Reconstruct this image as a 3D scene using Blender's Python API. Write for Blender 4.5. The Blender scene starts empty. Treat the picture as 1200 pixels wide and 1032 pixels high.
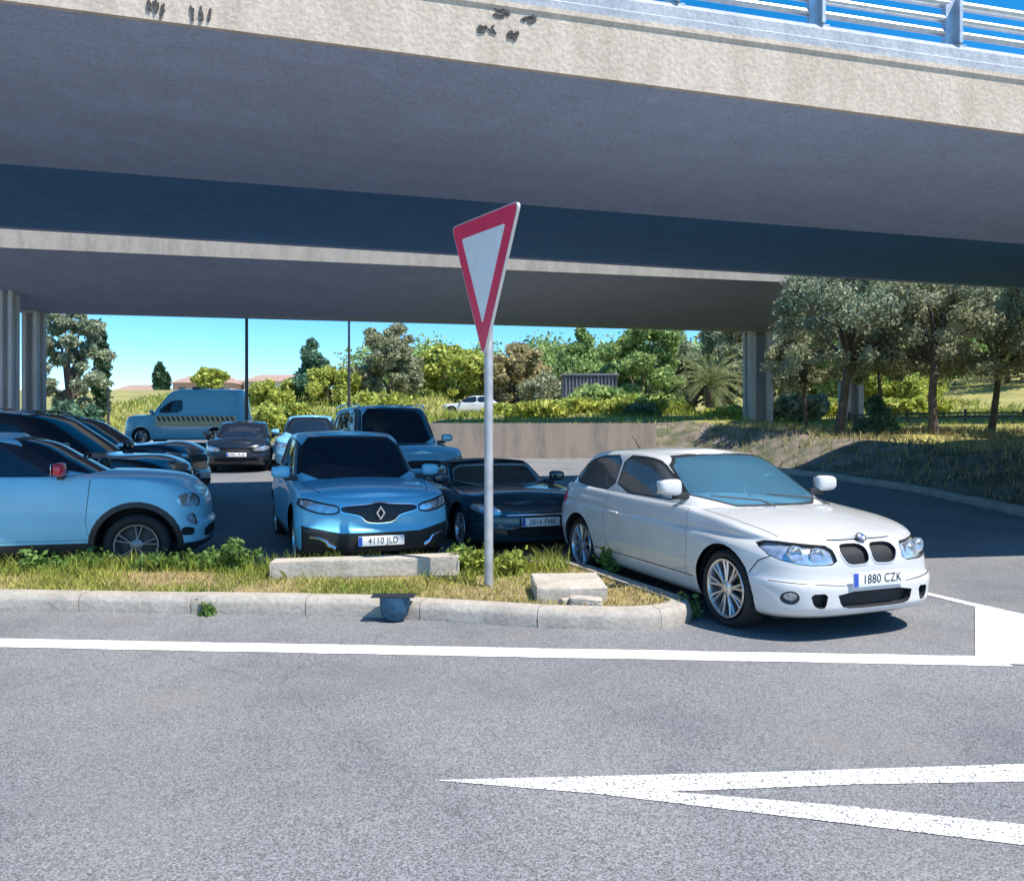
import bpy, bmesh, math, random
import numpy as np
from mathutils import Vector, Matrix
from math import sin, cos, pi, radians, sqrt, exp
random.seed(7); np.random.seed(7)

# ------------------------------------------------------------------ camera, sky, sun, exposure
SC = bpy.context.scene
COL = SC.collection
CAM_H, F, CX, HY = 1.575, 900.0, 600.0, 508.0
cam = bpy.data.cameras.new("camera"); cam_o = bpy.data.objects.new("camera", cam); COL.objects.link(cam_o)
cam.sensor_width = 36; cam.lens = 36 * F / 1200; cam.shift_y = -(516 - HY) / 1200
cam.clip_start = 0.05; cam.clip_end = 3000
cam_o.location = (0, 0, CAM_H); cam_o.rotation_euler = (pi / 2, 0, 0)
SC.camera = cam_o
SUN_AZ, SUN_EL = radians(35), radians(60)      # azimuth from +X towards the viewer
S = Vector((cos(SUN_AZ) * cos(SUN_EL), -sin(SUN_AZ) * cos(SUN_EL), sin(SUN_EL)))
w = bpy.data.worlds.new("World"); SC.world = w; w.use_nodes = True
nt = w.node_tree; bg = nt.nodes['Background']
sky = nt.nodes.new('ShaderNodeTexSky'); sky.sky_type = 'NISHITA'; sky.sun_disc = False
sky.sun_elevation = SUN_EL; sky.sun_rotation = math.atan2(S.x, S.y)
sky.air_density = 0.75; sky.dust_density = 0.15; sky.ozone_density = 2.5
hs = nt.nodes.new('ShaderNodeHueSaturation'); hs.inputs['Saturation'].default_value = 1.4; hs.inputs['Hue'].default_value = 0.493
nt.links.new(sky.outputs[0], hs.inputs['Color']); nt.links.new(hs.outputs[0], bg.inputs[0])
bg.inputs[1].default_value = 0.15
sl = bpy.data.lights.new("sun", 'SUN'); sl.energy = 4.4; sl.angle = radians(0.5); sl.color = (1.0, 0.94, 0.86)
so = bpy.data.objects.new("sun", sl); COL.objects.link(so); so.rotation_euler = S.to_track_quat('Z', 'Y').to_euler()
SC.view_settings.view_transform = 'Standard'; SC.view_settings.look = 'None'
SC.view_settings.exposure = 0.75; SC.view_settings.gamma = 1.0

def pt(px, py, Y):                     # a place at depth Y
    return Vector(((px - CX) * Y / F, Y, CAM_H + (HY - py) * Y / F))
def gx(px, Y): return (px - CX) * Y / F

# ------------------------------------------------------------------ materials
def M(name, col, rough=.6, metal=0., var=0., vscale=4., bump=0., bscale=40., coat=0., spec=.5, col2=None, detail=5., island=0., contrast=None):
    m = bpy.data.materials.new(name); m.use_nodes = True
    n = m.node_tree.nodes; l = m.node_tree.links; b = n['Principled BSDF']
    b.inputs['Roughness'].default_value = rough; b.inputs['Metallic'].default_value = metal
    b.inputs['Specular IOR Level'].default_value = spec
    if coat: b.inputs['Coat Weight'].default_value = coat; b.inputs['Coat Roughness'].default_value = .03
    c = (*col, 1)
    tc = n.new('ShaderNodeTexCoord')
    if var or col2:
        no = n.new('ShaderNodeTexNoise'); no.inputs['Scale'].default_value = vscale; no.inputs['Detail'].default_value = detail
        l.new(tc.outputs['Object'], no.inputs['Vector'])
        r = n.new('ShaderNodeValToRGB'); l.new(no.outputs['Fac'], r.inputs[0])
        lo, hi = contrast or (.3, .7)
        r.color_ramp.elements[0].position = lo; r.color_ramp.elements[1].position = hi
        c2 = col2 or tuple(min(1, x * (1 + var)) for x in col)
        c1 = col if col2 else tuple(x * (1 - var) for x in col)
        r.color_ramp.elements[0].color = (*c1, 1); r.color_ramp.elements[1].color = (*c2, 1)
        out = r.outputs[0]
        if island:
            g = n.new('ShaderNodeNewGeometry'); h = n.new('ShaderNodeHueSaturation')
            mr = n.new('ShaderNodeMapRange'); mr.inputs['To Min'].default_value = 1 - island; mr.inputs['To Max'].default_value = 1 + island
            l.new(g.outputs['Random Per Island'], mr.inputs[0]); l.new(mr.outputs[0], h.inputs['Value']); l.new(out, h.inputs['Color']); out = h.outputs[0]
        l.new(out, b.inputs['Base Color'])
    else: b.inputs['Base Color'].default_value = c
    if bump:
        n2 = n.new('ShaderNodeTexNoise'); n2.inputs['Scale'].default_value = bscale; n2.inputs['Detail'].default_value = 6
        l.new(tc.outputs['Object'], n2.inputs['Vector'])
        bp = n.new('ShaderNodeBump'); bp.inputs['Strength'].default_value = bump; bp.inputs['Distance'].default_value = .02
        l.new(n2.outputs['Fac'], bp.inputs['Height']); l.new(bp.outputs[0], b.inputs['Normal'])
    return m

def leafmat(name, c1, c2, trans=.35):
    m = M(name, c1, .55, col2=c2, vscale=1.3, island=.45, spec=.3)
    n = m.node_tree.nodes; l = m.node_tree.links; b = n['Principled BSDF']
    t = n.new('ShaderNodeBsdfTranslucent'); mx = n.new('ShaderNodeMixShader'); mx.inputs[0].default_value = trans
    src = b.inputs['Base Color'].links[0].from_socket
    l.new(src, t.inputs['Color']); l.new(b.outputs[0], mx.inputs[1]); l.new(t.outputs[0], mx.inputs[2])
    l.new(mx.outputs[0], n['Material Output'].inputs[0])
    return m

def glassmat(name, tint, opaque=.5, rough=.02):
    m = bpy.data.materials.new(name); m.use_nodes = True
    n = m.node_tree.nodes; l = m.node_tree.links; n.remove(n['Principled BSDF'])
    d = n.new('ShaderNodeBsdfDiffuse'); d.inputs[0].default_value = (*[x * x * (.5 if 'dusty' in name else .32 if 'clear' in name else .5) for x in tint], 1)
    t = n.new('ShaderNodeBsdfTransparent'); t.inputs[0].default_value = (*tint, 1)
    a = n.new('ShaderNodeMixShader'); a.inputs[0].default_value = opaque; l.new(t.outputs[0], a.inputs[1]); l.new(d.outputs[0], a.inputs[2])
    g = n.new('ShaderNodeBsdfGlossy'); g.inputs['Roughness'].default_value = rough
    fr = n.new('ShaderNodeFresnel'); fr.inputs[0].default_value = 1.6
    mx = n.new('ShaderNodeMixShader'); l.new(fr.outputs[0], mx.inputs[0]); l.new(a.outputs[0], mx.inputs[1]); l.new(g.outputs[0], mx.inputs[2])
    l.new(mx.outputs[0], n['Material Output'].inputs[0])
    return m

def paint(name, col, rough=.28, metal=0., coat=.8):
    return M(name, col, rough, metal, var=.06, vscale=3, coat=coat)

def asphalt_mat():
    m = bpy.data.materials.new('asphalt'); m.use_nodes = True
    n = m.node_tree.nodes; l = m.node_tree.links; b = n['Principled BSDF']; b.inputs['Roughness'].default_value = .85
    tc = n.new('ShaderNodeTexCoord')
    def noise(s, d=4): 
        x = n.new('ShaderNodeTexNoise'); x.inputs['Scale'].default_value = s; x.inputs['Detail'].default_value = d; x.inputs['Roughness'].default_value = .6
        l.new(tc.outputs['Object'], x.inputs['Vector']); return x.outputs['Fac']
    def ramp(src, p0, c0, p1, c1):
        r = n.new('ShaderNodeValToRGB'); r.color_ramp.elements[0].position = p0; r.color_ramp.elements[1].position = p1
        r.color_ramp.elements[0].color = (*c0, 1); r.color_ramp.elements[1].color = (*c1, 1); l.new(src, r.inputs[0]); return r.outputs[0]
    big = ramp(noise(.45), .3, (.152, .158, .167), .7, (.213, .215, .218))
    vor = n.new('ShaderNodeTexVoronoi'); vor.inputs['Scale'].default_value = 150; l.new(tc.outputs['Object'], vor.inputs['Vector'])
    sp = n.new('ShaderNodeSeparateColor'); l.new(vor.outputs['Color'], sp.inputs[0])
    grain = ramp(sp.outputs[0], .05, (.46, .46, .47), .95, (1.54, 1.54, 1.52))
    fine = ramp(noise(320, 2), .35, (.65, .65, .66), .65, (1.32, 1.32, 1.3))
    def mul(a, c):
        x = n.new('ShaderNodeMix'); x.data_type = 'RGBA'; x.blend_type = 'MULTIPLY'; x.inputs[0].default_value = 1
        l.new(a, x.inputs[6]); l.new(c, x.inputs[7]); return x.outputs[2]
    stain = ramp(noise(.9, 8), .30, (.86, .86, .88), .5, (1, 1, 1))
    # brownish dirt and pale worn patches
    dirt = n.new('ShaderNodeMix'); dirt.data_type = 'RGBA'
    mk = ramp(noise(.8, 7), .5, (0, 0, 0), .72, (.45, .45, .45)); l.new(mk, dirt.inputs[0])
    l.new(mul(mul(mul(big, grain), fine), stain), dirt.inputs[6]); dirt.inputs[7].default_value = (.24, .21, .185, 1)
    l.new(dirt.outputs[2], b.inputs['Base Color'])
    # fine wandering cracks
    wp = n.new('ShaderNodeTexNoise'); wp.inputs['Scale'].default_value = 1.3; wp.inputs['Detail'].default_value = 5; l.new(tc.outputs['Object'], wp.inputs['Vector'])
    av = n.new('ShaderNodeMix'); av.data_type = 'RGBA'; av.inputs[0].default_value = .35; l.new(tc.outputs['Object'], av.inputs[6]); l.new(wp.outputs['Color'], av.inputs[7])
    vc = n.new('ShaderNodeTexVoronoi'); vc.feature = 'DISTANCE_TO_EDGE'; vc.inputs['Scale'].default_value = .4; l.new(av.outputs[2], vc.inputs['Vector'])
    ck = ramp(vc.outputs['Distance'], .0, (.8, .8, .8), .004, (1, 1, 1))
    l.new(mul(dirt.outputs[2], ck), b.inputs['Base Color'])
    bp = n.new('ShaderNodeBump'); bp.inputs['Strength'].default_value = .5; bp.inputs['Distance'].default_value = .006
    l.new(sp.outputs[0], bp.inputs['Height']); l.new(bp.outputs[0], b.inputs['Normal'])
    return m

def worn_paint_mat(name, wear=.45, sc=60):
    m = bpy.data.materials.new(name); m.use_nodes = True
    n = m.node_tree.nodes; l = m.node_tree.links; b = n['Principled BSDF']; b.inputs['Roughness'].default_value = .7
    tc = n.new('ShaderNodeTexCoord'); no = n.new('ShaderNodeTexNoise'); no.inputs['Scale'].default_value = sc; no.inputs['Detail'].default_value = 5
    l.new(tc.outputs['Object'], no.inputs['Vector']); r = n.new('ShaderNodeValToRGB'); l.new(no.outputs['Fac'], r.inputs[0])
    r.color_ramp.elements[0].position = wear - .08; r.color_ramp.elements[0].color = (.14, .14, .145, 1)
    r.color_ramp.elements[1].position = wear; r.color_ramp.elements[1].color = (.78, .78, .75, 1)
    l.new(r.outputs[0], b.inputs['Base Color']); return m

def concrete_mat(name, base, dark, streak=.5, panels=0):
    m = bpy.data.materials.new(name); m.use_nodes = True
    n = m.node_tree.nodes; l = m.node_tree.links; b = n['Principled BSDF']; b.inputs['Roughness'].default_value = .85
    tc = n.new('ShaderNodeTexCoord')
    mp = n.new('ShaderNodeMapping'); mp.inputs['Scale'].default_value = (1.6, 1.6, .35); l.new(tc.outputs['Object'], mp.inputs[0])
    a = n.new('ShaderNodeTexNoise'); a.inputs['Scale'].default_value = 1.8; a.inputs['Detail'].default_value = 8; a.inputs['Roughness'].default_value = .65
    l.new(mp.outputs[0], a.inputs['Vector'])
    c = n.new('ShaderNodeTexNoise'); c.inputs['Scale'].default_value = 25; c.inputs['Detail'].default_value = 5; l.new(tc.outputs['Object'], c.inputs['Vector'])
    r = n.new('ShaderNodeValToRGB'); l.new(a.outputs['Fac'], r.inputs[0]); r.color_ramp.elements[0].position = .32; r.color_ramp.elements[1].position = .32 + streak * .5
    r.color_ramp.elements[0].color = (*dark, 1); r.color_ramp.elements[1].color = (*base, 1)
    r2 = n.new('ShaderNodeValToRGB'); l.new(c.outputs['Fac'], r2.inputs[0]); r2.color_ramp.elements[0].position = .3; r2.color_ramp.elements[1].position = .7
    r2.color_ramp.elements[0].color = (.82, .82, .82, 1); r2.color_ramp.elements[1].color = (1.08, 1.08, 1.08, 1)
    x = n.new('ShaderNodeMix'); x.data_type = 'RGBA'; x.blend_type = 'MULTIPLY'; x.inputs[0].default_value = 1
    l.new(r.outputs[0], x.inputs[6]); l.new(r2.outputs[0], x.inputs[7]); res = x.outputs[2]
    if panels:           # shuttering boards and pour joints
        rt = n.new('ShaderNodeMapping'); rt.inputs['Rotation'].default_value = (0, 0, radians(-8.5)); l.new(tc.outputs['Object'], rt.inputs[0])
        bk = n.new('ShaderNodeTexBrick'); bk.inputs['Scale'].default_value = 1.; bk.inputs['Brick Width'].default_value = 2.4; bk.inputs['Row Height'].default_value = .62; bk.inputs['Mortar Size'].default_value = .009; bk.inputs['Mortar Smooth'].default_value = .5
        bk.inputs['Color1'].default_value = (.93, .93, .93, 1); bk.inputs['Color2'].default_value = (1.06, 1.06, 1.06, 1); bk.inputs['Mortar'].default_value = (.74, .74, .74, 1); l.new(rt.outputs[0], bk.inputs['Vector'])
        y = n.new('ShaderNodeMix'); y.data_type = 'RGBA'; y.blend_type = 'MULTIPLY'; y.inputs[0].default_value = panels; l.new(res, y.inputs[6]); l.new(bk.outputs['Color'], y.inputs[7]); res = y.outputs[2]
    l.new(res, b.inputs['Base Color'])
    bp = n.new('ShaderNodeBump'); bp.inputs['Strength'].default_value = .35; bp.inputs['Distance'].default_value = .02
    l.new(c.outputs['Fac'], bp.inputs['Height']); l.new(bp.outputs[0], b.inputs['Normal'])
    return m

MT = dict(
    asphalt=asphalt_mat(), line=worn_paint_mat('line_paint', .40, 55), wornline=worn_paint_mat('worn_line_paint', .485, 95),
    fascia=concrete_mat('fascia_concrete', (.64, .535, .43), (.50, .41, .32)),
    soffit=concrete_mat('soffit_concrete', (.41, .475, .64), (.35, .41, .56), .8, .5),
    soffit_shaded=concrete_mat('shaded_soffit_concrete', (.07, .25, .47), (.055, .20, .38), .8, .5),  # darker blue copy of the soffit, shade of the deeper band put into its colour
    parapet=concrete_mat('parapet_concrete', (.42, .45, .49), (.30, .34, .39)),
    kerb=concrete_mat('kerb_stone', (.43, .39, .335), (.31, .28, .24)),
    block=concrete_mat('kerb_block', (.50, .45, .38), (.36, .32, .26)),
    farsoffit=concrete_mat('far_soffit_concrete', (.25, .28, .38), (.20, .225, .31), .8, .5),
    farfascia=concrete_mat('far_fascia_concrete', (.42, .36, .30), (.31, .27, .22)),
    wall=concrete_mat('wall_render', (.36, .29, .23), (.24, .2, .17)),
    column=concrete_mat('column_concrete', (.46, .44, .41), (.34, .32, .30)),
    soil=M('verge_soil', (.20, .15, .08), .95, col2=(.33, .27, .13), vscale=6, bump=.8, bscale=25),
    hill=M('hill_grass', (.20, .18, .06), .95, col2=(.36, .33, .10), vscale=.5, bump=.8, bscale=3, detail=9),
    bank=M('bank_soil', (.22, .18, .15), .95, col2=(.09, .10, .055), vscale=2.2, bump=1., bscale=9, detail=10, contrast=(.4, .6)),
    steel=M('galvanised_steel', (.52, .55, .58), .42, .75, var=.15, vscale=12),
    post=M('sign_post_steel', (.46, .46, .47), .5, .45, var=.2, vscale=7),
    red=M('sign_red', (.78, .025, .10), .4, var=.1, vscale=5), signwhite=M('sign_white', (.80, .81, .82), .45, var=.05, vscale=6),
    signback=M('sign_edge', (.62, .6, .6), .4, .4),
    rubber=M('tyre_rubber', (.018, .018, .02), .8, var=.2, vscale=20), black=M('black_plastic', (.02, .021, .024), .5, var=.15, vscale=10),
    dark=M('dark_cavity', (.008, .009, .012), .7), interior=M('car_interior', (.24, .26, .28), .8, var=.2, vscale=8),
    rim=M('alloy_rim', (.62, .63, .65), .28, .85), darkrim=M('dark_rim', (.22, .23, .25), .35, .7), chrome=M('chrome_trim', (.75, .77, .8), .12, 1.),
    lamp=M('headlamp_reflector', (.6, .63, .66), .12, .7, var=.35, vscale=22), lampglass=glassmat('lamp_glass', (.95, .97, 1.), .0),
    glass=glassmat('dark_window', (.2, .27, .36), .5), clear=glassmat('clear_window', (.9, .92, .92), .25), dusty=glassmat('dusty_windscreen', (.50, .82, 1.0), .34),  # last one: blue sky reflection painted into the windscreen's diffuse tint
    plate=M('plate_white', (.78, .79, .78), .4), plateblue=M('plate_blue', (.02, .08, .42), .4), ink=M('plate_ink', (.02, .02, .022), .5),
    seat=M('seat_cloth', (.2, .21, .23), .9, var=.3, vscale=12), palebeige=M('headrest_grey', (.3, .31, .33), .8),
    bark=M('bark', (.07, .055, .045), .95, col2=(.14, .115, .09), vscale=6, bump=1., bscale=14), dkmetal=M('dark_post', (.05, .055, .06), .5, .4),
    soot=M('black_mark', (.075, .07, .065), .9, var=.5, vscale=30), dark_bucket=M('bucket_metal', (.04, .12, .20), .5, .5, var=.3, vscale=20, bump=.3),
    stone=M('rubble_stone', (.45, .40, .34), .9, var=.2, vscale=9, bump=.5),
)
# ------------------------------------------------------------------ object helpers
def link(name, bm, mat, parent=None, smooth=True, angle=38):
    me = bpy.data.meshes.new(name); bm.normal_update(); bm.to_mesh(me); bm.free()
    for m in (mat if isinstance(mat, (list, tuple)) else [mat]): me.materials.append(m)
    if smooth:
        me.shade_smooth(); me.set_sharp_from_angle(angle=radians(angle))
    o = bpy.data.objects.new(name, me); COL.objects.link(o)
    if parent: o.parent = parent
    return o
def thing(name, label, cat, loc=(0, 0, 0), rz=0., group=None):
    o = bpy.data.objects.new(name, None); COL.objects.link(o); o.location = loc; o.rotation_euler = (0, 0, rz); o.empty_display_size = .2
    tag(o, label, cat, group); return o
def tag(o, label=None, cat=None, group=None, kind=None):
    if label: o['label'] = label
    if cat: o['category'] = cat
    if group: o['group'] = group
    if kind: o['kind'] = kind
    return o
def box(bm, x0, x1, y0, y1, z0, z1, mtx=None, bev=0.):
    v = [bm.verts.new(p) for p in [(x0, y0, z0), (x1, y0, z0), (x1, y1, z0), (x0, y1, z0), (x0, y0, z1), (x1, y0, z1), (x1, y1, z1), (x0, y1, z1)]]
    fs = [bm.faces.new([v[i] for i in q]) for q in [(3, 2, 1, 0), (4, 5, 6, 7), (0, 1, 5, 4), (1, 2, 6, 5), (2, 3, 7, 6), (3, 0, 4, 7)]]
    if mtx is not None: bmesh.ops.transform(bm, matrix=mtx, verts=v)
    if bev:
        es = list({e for f in fs for e in f.edges}); bmesh.ops.bevel(bm, geom=es, offset=bev, segments=2, affect='EDGES', profile=.5)
    return v
def tube(bm, pts, radii, n=10, cap=True):
    pts = [Vector(p) for p in pts]; rings = []
    up = None
    for i, p in enumerate(pts):
        d = (pts[min(i + 1, len(pts) - 1)] - pts[max(i - 1, 0)]).normalized()
        if up is None: up = Vector((0, 0, 1)) if abs(d.z) < .9 else Vector((1, 0, 0))
        a = d.cross(up).normalized(); b = a.cross(d).normalized(); up = b
        r = radii[i] if isinstance(radii, (list, tuple)) else radii
        rings.append([bm.verts.new(p + (a * cos(2 * pi * k / n) + b * sin(2 * pi * k / n)) * r) for k in range(n)])
    for r0, r1 in zip(rings, rings[1:]):
        for k in range(n): bm.faces.new((r0[k], r0[(k + 1) % n], r1[(k + 1) % n], r1[k]))
    if cap:
        bm.faces.new(rings[0][::-1]); bm.faces.new(rings[-1])
def lathe(bm, prof, n=40, axis='y', cx=0, cy=0, cz=0, s=1):     # prof: (radius, along)
    rings = []
    for r, a in prof:
        ring = []
        for k in range(n):
            t = 2 * pi * k / n
            p = (cx + r * cos(t), cy + a * s, cz + r * sin(t)) if axis == 'y' else (cx + r * cos(t), cy + r * sin(t), cz + a)
            ring.append(bm.verts.new(p))
        rings.append(ring)
    for r0, r1 in zip(rings, rings[1:]):
        for k in range(n): bm.faces.new((r0[k], r0[(k + 1) % n], r1[(k + 1) % n], r1[k]))
    return rings
def prism(bm, poly, z0, z1):
    a = [bm.verts.new((x, y, z0)) for x, y in poly]; b = [bm.verts.new((x, y, z1)) for x, y in poly]
    n = len(poly); bm.faces.new(b); bm.faces.new(a[::-1])
    for i in range(n): bm.faces.new((a[i], a[(i + 1) % n], b[(i + 1) % n], b[i]))
def pchip(xs, ys):
    xs = np.array(xs, float); ys = np.array(ys, float)
    if xs[0] > xs[-1]: xs, ys = xs[::-1], ys[::-1]
    h = np.diff(xs); d = np.diff(ys) / h; m = np.zeros(len(xs)); m[0], m[-1] = d[0], d[-1]
    for i in range(1, len(xs) - 1):
        if d[i - 1] * d[i] > 0:
            w1 = 2 * h[i] + h[i - 1]; w2 = h[i] + 2 * h[i - 1]; m[i] = (w1 + w2) / (w1 / d[i - 1] + w2 / d[i])
    def f(x):
        x = np.clip(x, xs[0], xs[-1]); i = np.clip(np.searchsorted(xs, x) - 1, 0, len(h) - 1)
        t = (x - xs[i]) / h[i]
        return ((2 * t**3 - 3 * t**2 + 1) * ys[i] + (t**3 - 2 * t**2 + t) * h[i] * m[i] + (-2 * t**3 + 3 * t**2) * ys[i + 1] + (t**3 - t**2) * h[i] * m[i + 1])
    return f
def curve(pts): return pchip([p[0] for p in pts], [p[1] for p in pts])
def copy_tree(o, parent=None):
    c = o.copy(); COL.objects.link(c)
    if parent: c.parent = parent
    for ch in list(o.children): copy_tree(ch, c)
    return c
def rounded(poly, it=2):
    for _ in range(it):
        q = []
        for i in range(len(poly)):
            a, b = poly[i], poly[(i + 1) % len(poly)]
            q += [(a[0] * .8 + b[0] * .2, a[1] * .8 + b[1] * .2), (a[0] * .2 + b[0] * .8, a[1] * .2 + b[1] * .8)]
        poly = q
    return poly
def circle(cx, cz, r, n=24, a0=0., a1=2 * pi):
    return [(cx + r * cos(a0 + (a1 - a0) * k / n), cz + r * sin(a0 + (a1 - a0) * k / n)) for k in range(n)]
# ------------------------------------------------------------------ ground, road, terrain
def lot(Y): return max(0., .045 * (Y - 9.3)) if Y < 40 else .045 * 30.7
def axis_pts(lo, hi, f0, f1, fine, coarse):
    r = list(np.arange(lo, f0, coarse)) + list(np.arange(f0, f1, fine)) + list(np.arange(f1, hi + coarse, coarse)); return r
def grid_obj(name, xs, ys, fz, mat):
    bm = bmesh.new(); vs = [[bm.verts.new((x, y, fz(x, y))) for x in xs] for y in ys]
    for j in range(len(ys) - 1):
        for i in range(len(xs) - 1): bm.faces.new((vs[j][i], vs[j][i + 1], vs[j + 1][i + 1], vs[j + 1][i]))
    return link(name, bm, mat)
road = grid_obj('road', [-90, -40, -20, -10, 0, 10, 20, 40, 90], list(np.arange(-30, 9.3, 3)) + [9.3, 10, 14, 20, 30, 40, 60], lambda x, y: lot(y), MT['asphalt'])
tag(road, kind='structure')
EDGE = [(9.6, -40), (9.1, 8), (9.0, 13), (8.95, 16.5), (8.2, 19.5), (6.2, 23.5), (4.2, 26.4), (-2.6, 26.4), (-3.4, 33), (-8, 42), (-25, 46), (-95, 50)]
def seg_d(p, a, b):
    ax, ay = a; bx, by = b; dx, dy = bx - ax, by - ay
    t = max(0, min(1, ((p[0] - ax) * dx + (p[1] - ay) * dy) / (dx * dx + dy * dy)))
    qx, qy = ax + t * dx, ay + t * dy
    side = dx * (p[1] - ay) - dy * (p[0] - ax)
    return math.hypot(p[0] - qx, p[1] - qy), side
def edge_d(x, y):
    best = None
    for a, b in zip(EDGE, EDGE[1:]):
        d, s = seg_d((x, y), a, b)
        if best is None or d < best[0] - 1e-9: best = (d, s)
    return best[0] if best[1] < 0 else -best[0]
rnd = [(random.uniform(.15, .9), random.uniform(.15, .9), random.uniform(0, 6), random.uniform(0, 6)) for _ in range(7)]
def rough(x, y): return sum(sin(a * x + p) * sin(b * y + q) for a, b, p, q in rnd) / 7
def sstep(t): t = max(0, min(1, t)); return t * t * (3 - 2 * t)
def terrain(x, y):
    d = edge_d(x, y); base = lot(y)
    if d < 0: return base - .5 if d < -.3 else base + d * 1.6
    wr = sstep((x - 3) / 3)                       # right bank
    wl = sstep((-3 - x) / 3)                      # left gentle bank
    width = .25 + 2.3 * wr
    step = (1.0 - .3 * wr * sstep((x - 8) / 3)) * sstep(d / width) * (1 - wl)
    far = (0.022 * d + 6.5 * (1 - exp(-max(0, d - 30) / 40))) * (1 - wl) + 8.2 * (1 - exp(-d / 42)) * wl
    return base + step + far + rough(x, y) * min(1, d / 3) * .16 + rough(3 * x, 3 * y) * min(1, d) * (.06 + .14 * wr * (d < 8))
hill = grid_obj('hillside', axis_pts(-100, 110, -9, 20, .35, 4.), axis_pts(-6, 260, 7, 36, .35, 4.), terrain, [MT['hill'], MT['bank']])
for p in hill.data.polygons:
    c = p.center
    if c.x > 4.5 and edge_d(c.x, c.y) < 3.2: p.material_index = 1
tag(hill, kind='structure')
def patch(name, poly, mat, z=.004):
    bm = bmesh.new(); bm.faces.new([bm.verts.new((x, y, z)) for x, y in poly]); o = link(name, bm, mat, smooth=False); return tag(o, kind='structure')
def gp(px, py, z=0.): Y = F * (CAM_H - z) / (py - HY); return ((px - CX) * Y / F, Y)
# edge line, hatching point, white block
a, b = Vector(gp(0, 748.5)), Vector(gp(1143, 769)); d = (b - a).normalized(); nrm = Vector((d.y, -d.x))
bm = bmesh.new()
N = 90; L0, L1 = -8., 7.35
pr = []
for i in range(N + 1):
    s = L0 + (L1 - L0) * i / N; p = a + d * s
    j0, j1 = random.uniform(-.006, .006), random.uniform(-.006, .006)
    pr.append((bm.verts.new((*(p + nrm * j0), .004)), bm.verts.new((*(p + nrm * (.225 + j1)), .004))))
for q0, q1 in zip(pr, pr[1:]): bm.faces.new((q0[1], q1[1], q1[0], q0[0]))
tag(link('edge_line', bm, MT['line'], smooth=False), kind='structure')
apex = gp(508, 914.5)
patch('hatch_marking', [apex, gp(700, 930.5), gp(1010, 967.5), gp(1260, 998), gp(1260, 973), gp(1000, 945.5), gp(785, 928), gp(1000, 919.5), gp(1260, 915), gp(1260, 893.5), gp(900, 905)], MT['wornline'])
patch('stop_block', [gp(1143, 712), gp(1260, 736), gp(1330, 782), gp(1143, 778)], MT['line'], .008)
patch('lane_line', [gp(1086, 694), gp(1143, 707), gp(1300, 742), gp(1300, 747), gp(1143, 711), gp(1086, 697)], MT['wornline'], .004)
# pale kerb along the right-hand road
def strip_kerb(name, line, w, h, mat, seg=1.0, lift=0.):
    """a row of kerb stones with fine joints along a polyline"""
    pts = [Vector((x, y, 0)) for x, y in line]; bm = bmesh.new()
    cum = [0.]
    for p, q in zip(pts, pts[1:]): cum.append(cum[-1] + (q - p).length)
    def at(s):
        s = max(0, min(cum[-1], s))
        for i in range(len(pts) - 1):
            if s <= cum[i + 1] + 1e-9:
                return pts[i].lerp(pts[i + 1], (s - cum[i]) / max(1e-9, cum[i + 1] - cum[i]))
    def nor(s):
        t = (at(s + .05) - at(s - .05)).normalized(); return Vector((-t.y, t.x, 0))
    s = 0.
    while s < cum[-1] - .05:
        e = min(s + seg, cum[-1]); k = max(1, int((e - s) / .18)); g = .004
        dz = random.uniform(-.008, .006); dn = random.uniform(-.008, .008)
        rings = []
        for i in range(k + 1):
            u = s + g + (e - s - 2 * g) * i / k; p = at(u); n = nor(u); z0 = lot(p.y) + lift
            pf = [(dn + .012, -.05), (dn, h * .6 + dz), (dn + .012, h - .03 + dz), (dn + .035, h + dz), (dn + w - .01, h + dz + .004), (dn + w, h - .02 + dz), (dn + w, -.05)]
            rings.append([bm.verts.new(p + n * a + Vector((0, 0, z0 + z))) for a, z in pf])
        for r0, r1 in zip(rings, rings[1:]):
            for q in range(len(r0) - 1): bm.faces.new((r0[q], r1[q], r1[q + 1], r0[q + 1]))
        bm.faces.new(rings[0]); bm.faces.new(rings[-1][::-1]); s = e
    bmesh.ops.recalc_face_normals(bm, faces=bm.faces)
    o = link(name, bm, mat, angle=30); return tag(o, kind='structure')
strip_kerb('kerb', [(8.7, 3), (8.72, 8), (8.65, 13), (8.6, 16.5), (7.85, 19.3), (5.9, 23.2)][::-1], .22, .13, MT['kerb'])
KL = [(-14, 7.45), gp(-300, 712.5), gp(0, 716), gp(420, 722.5), gp(560, 731), gp(640, 736.5), gp(735, 739), (1.10, 6.17), (1.27, 6.22), (1.43, 6.33), (1.53, 6.47), (1.56, 6.63), (1.50, 6.85), (1.42, 7.05), (1.25, 7.42), (1.07, 7.85), (.9, 8.25), (.72, 8.6), (.45, 8.75), (.2, 8.75)]
strip_kerb('kerb', KL, .2, .15, MT['kerb'], 1.02)
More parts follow.
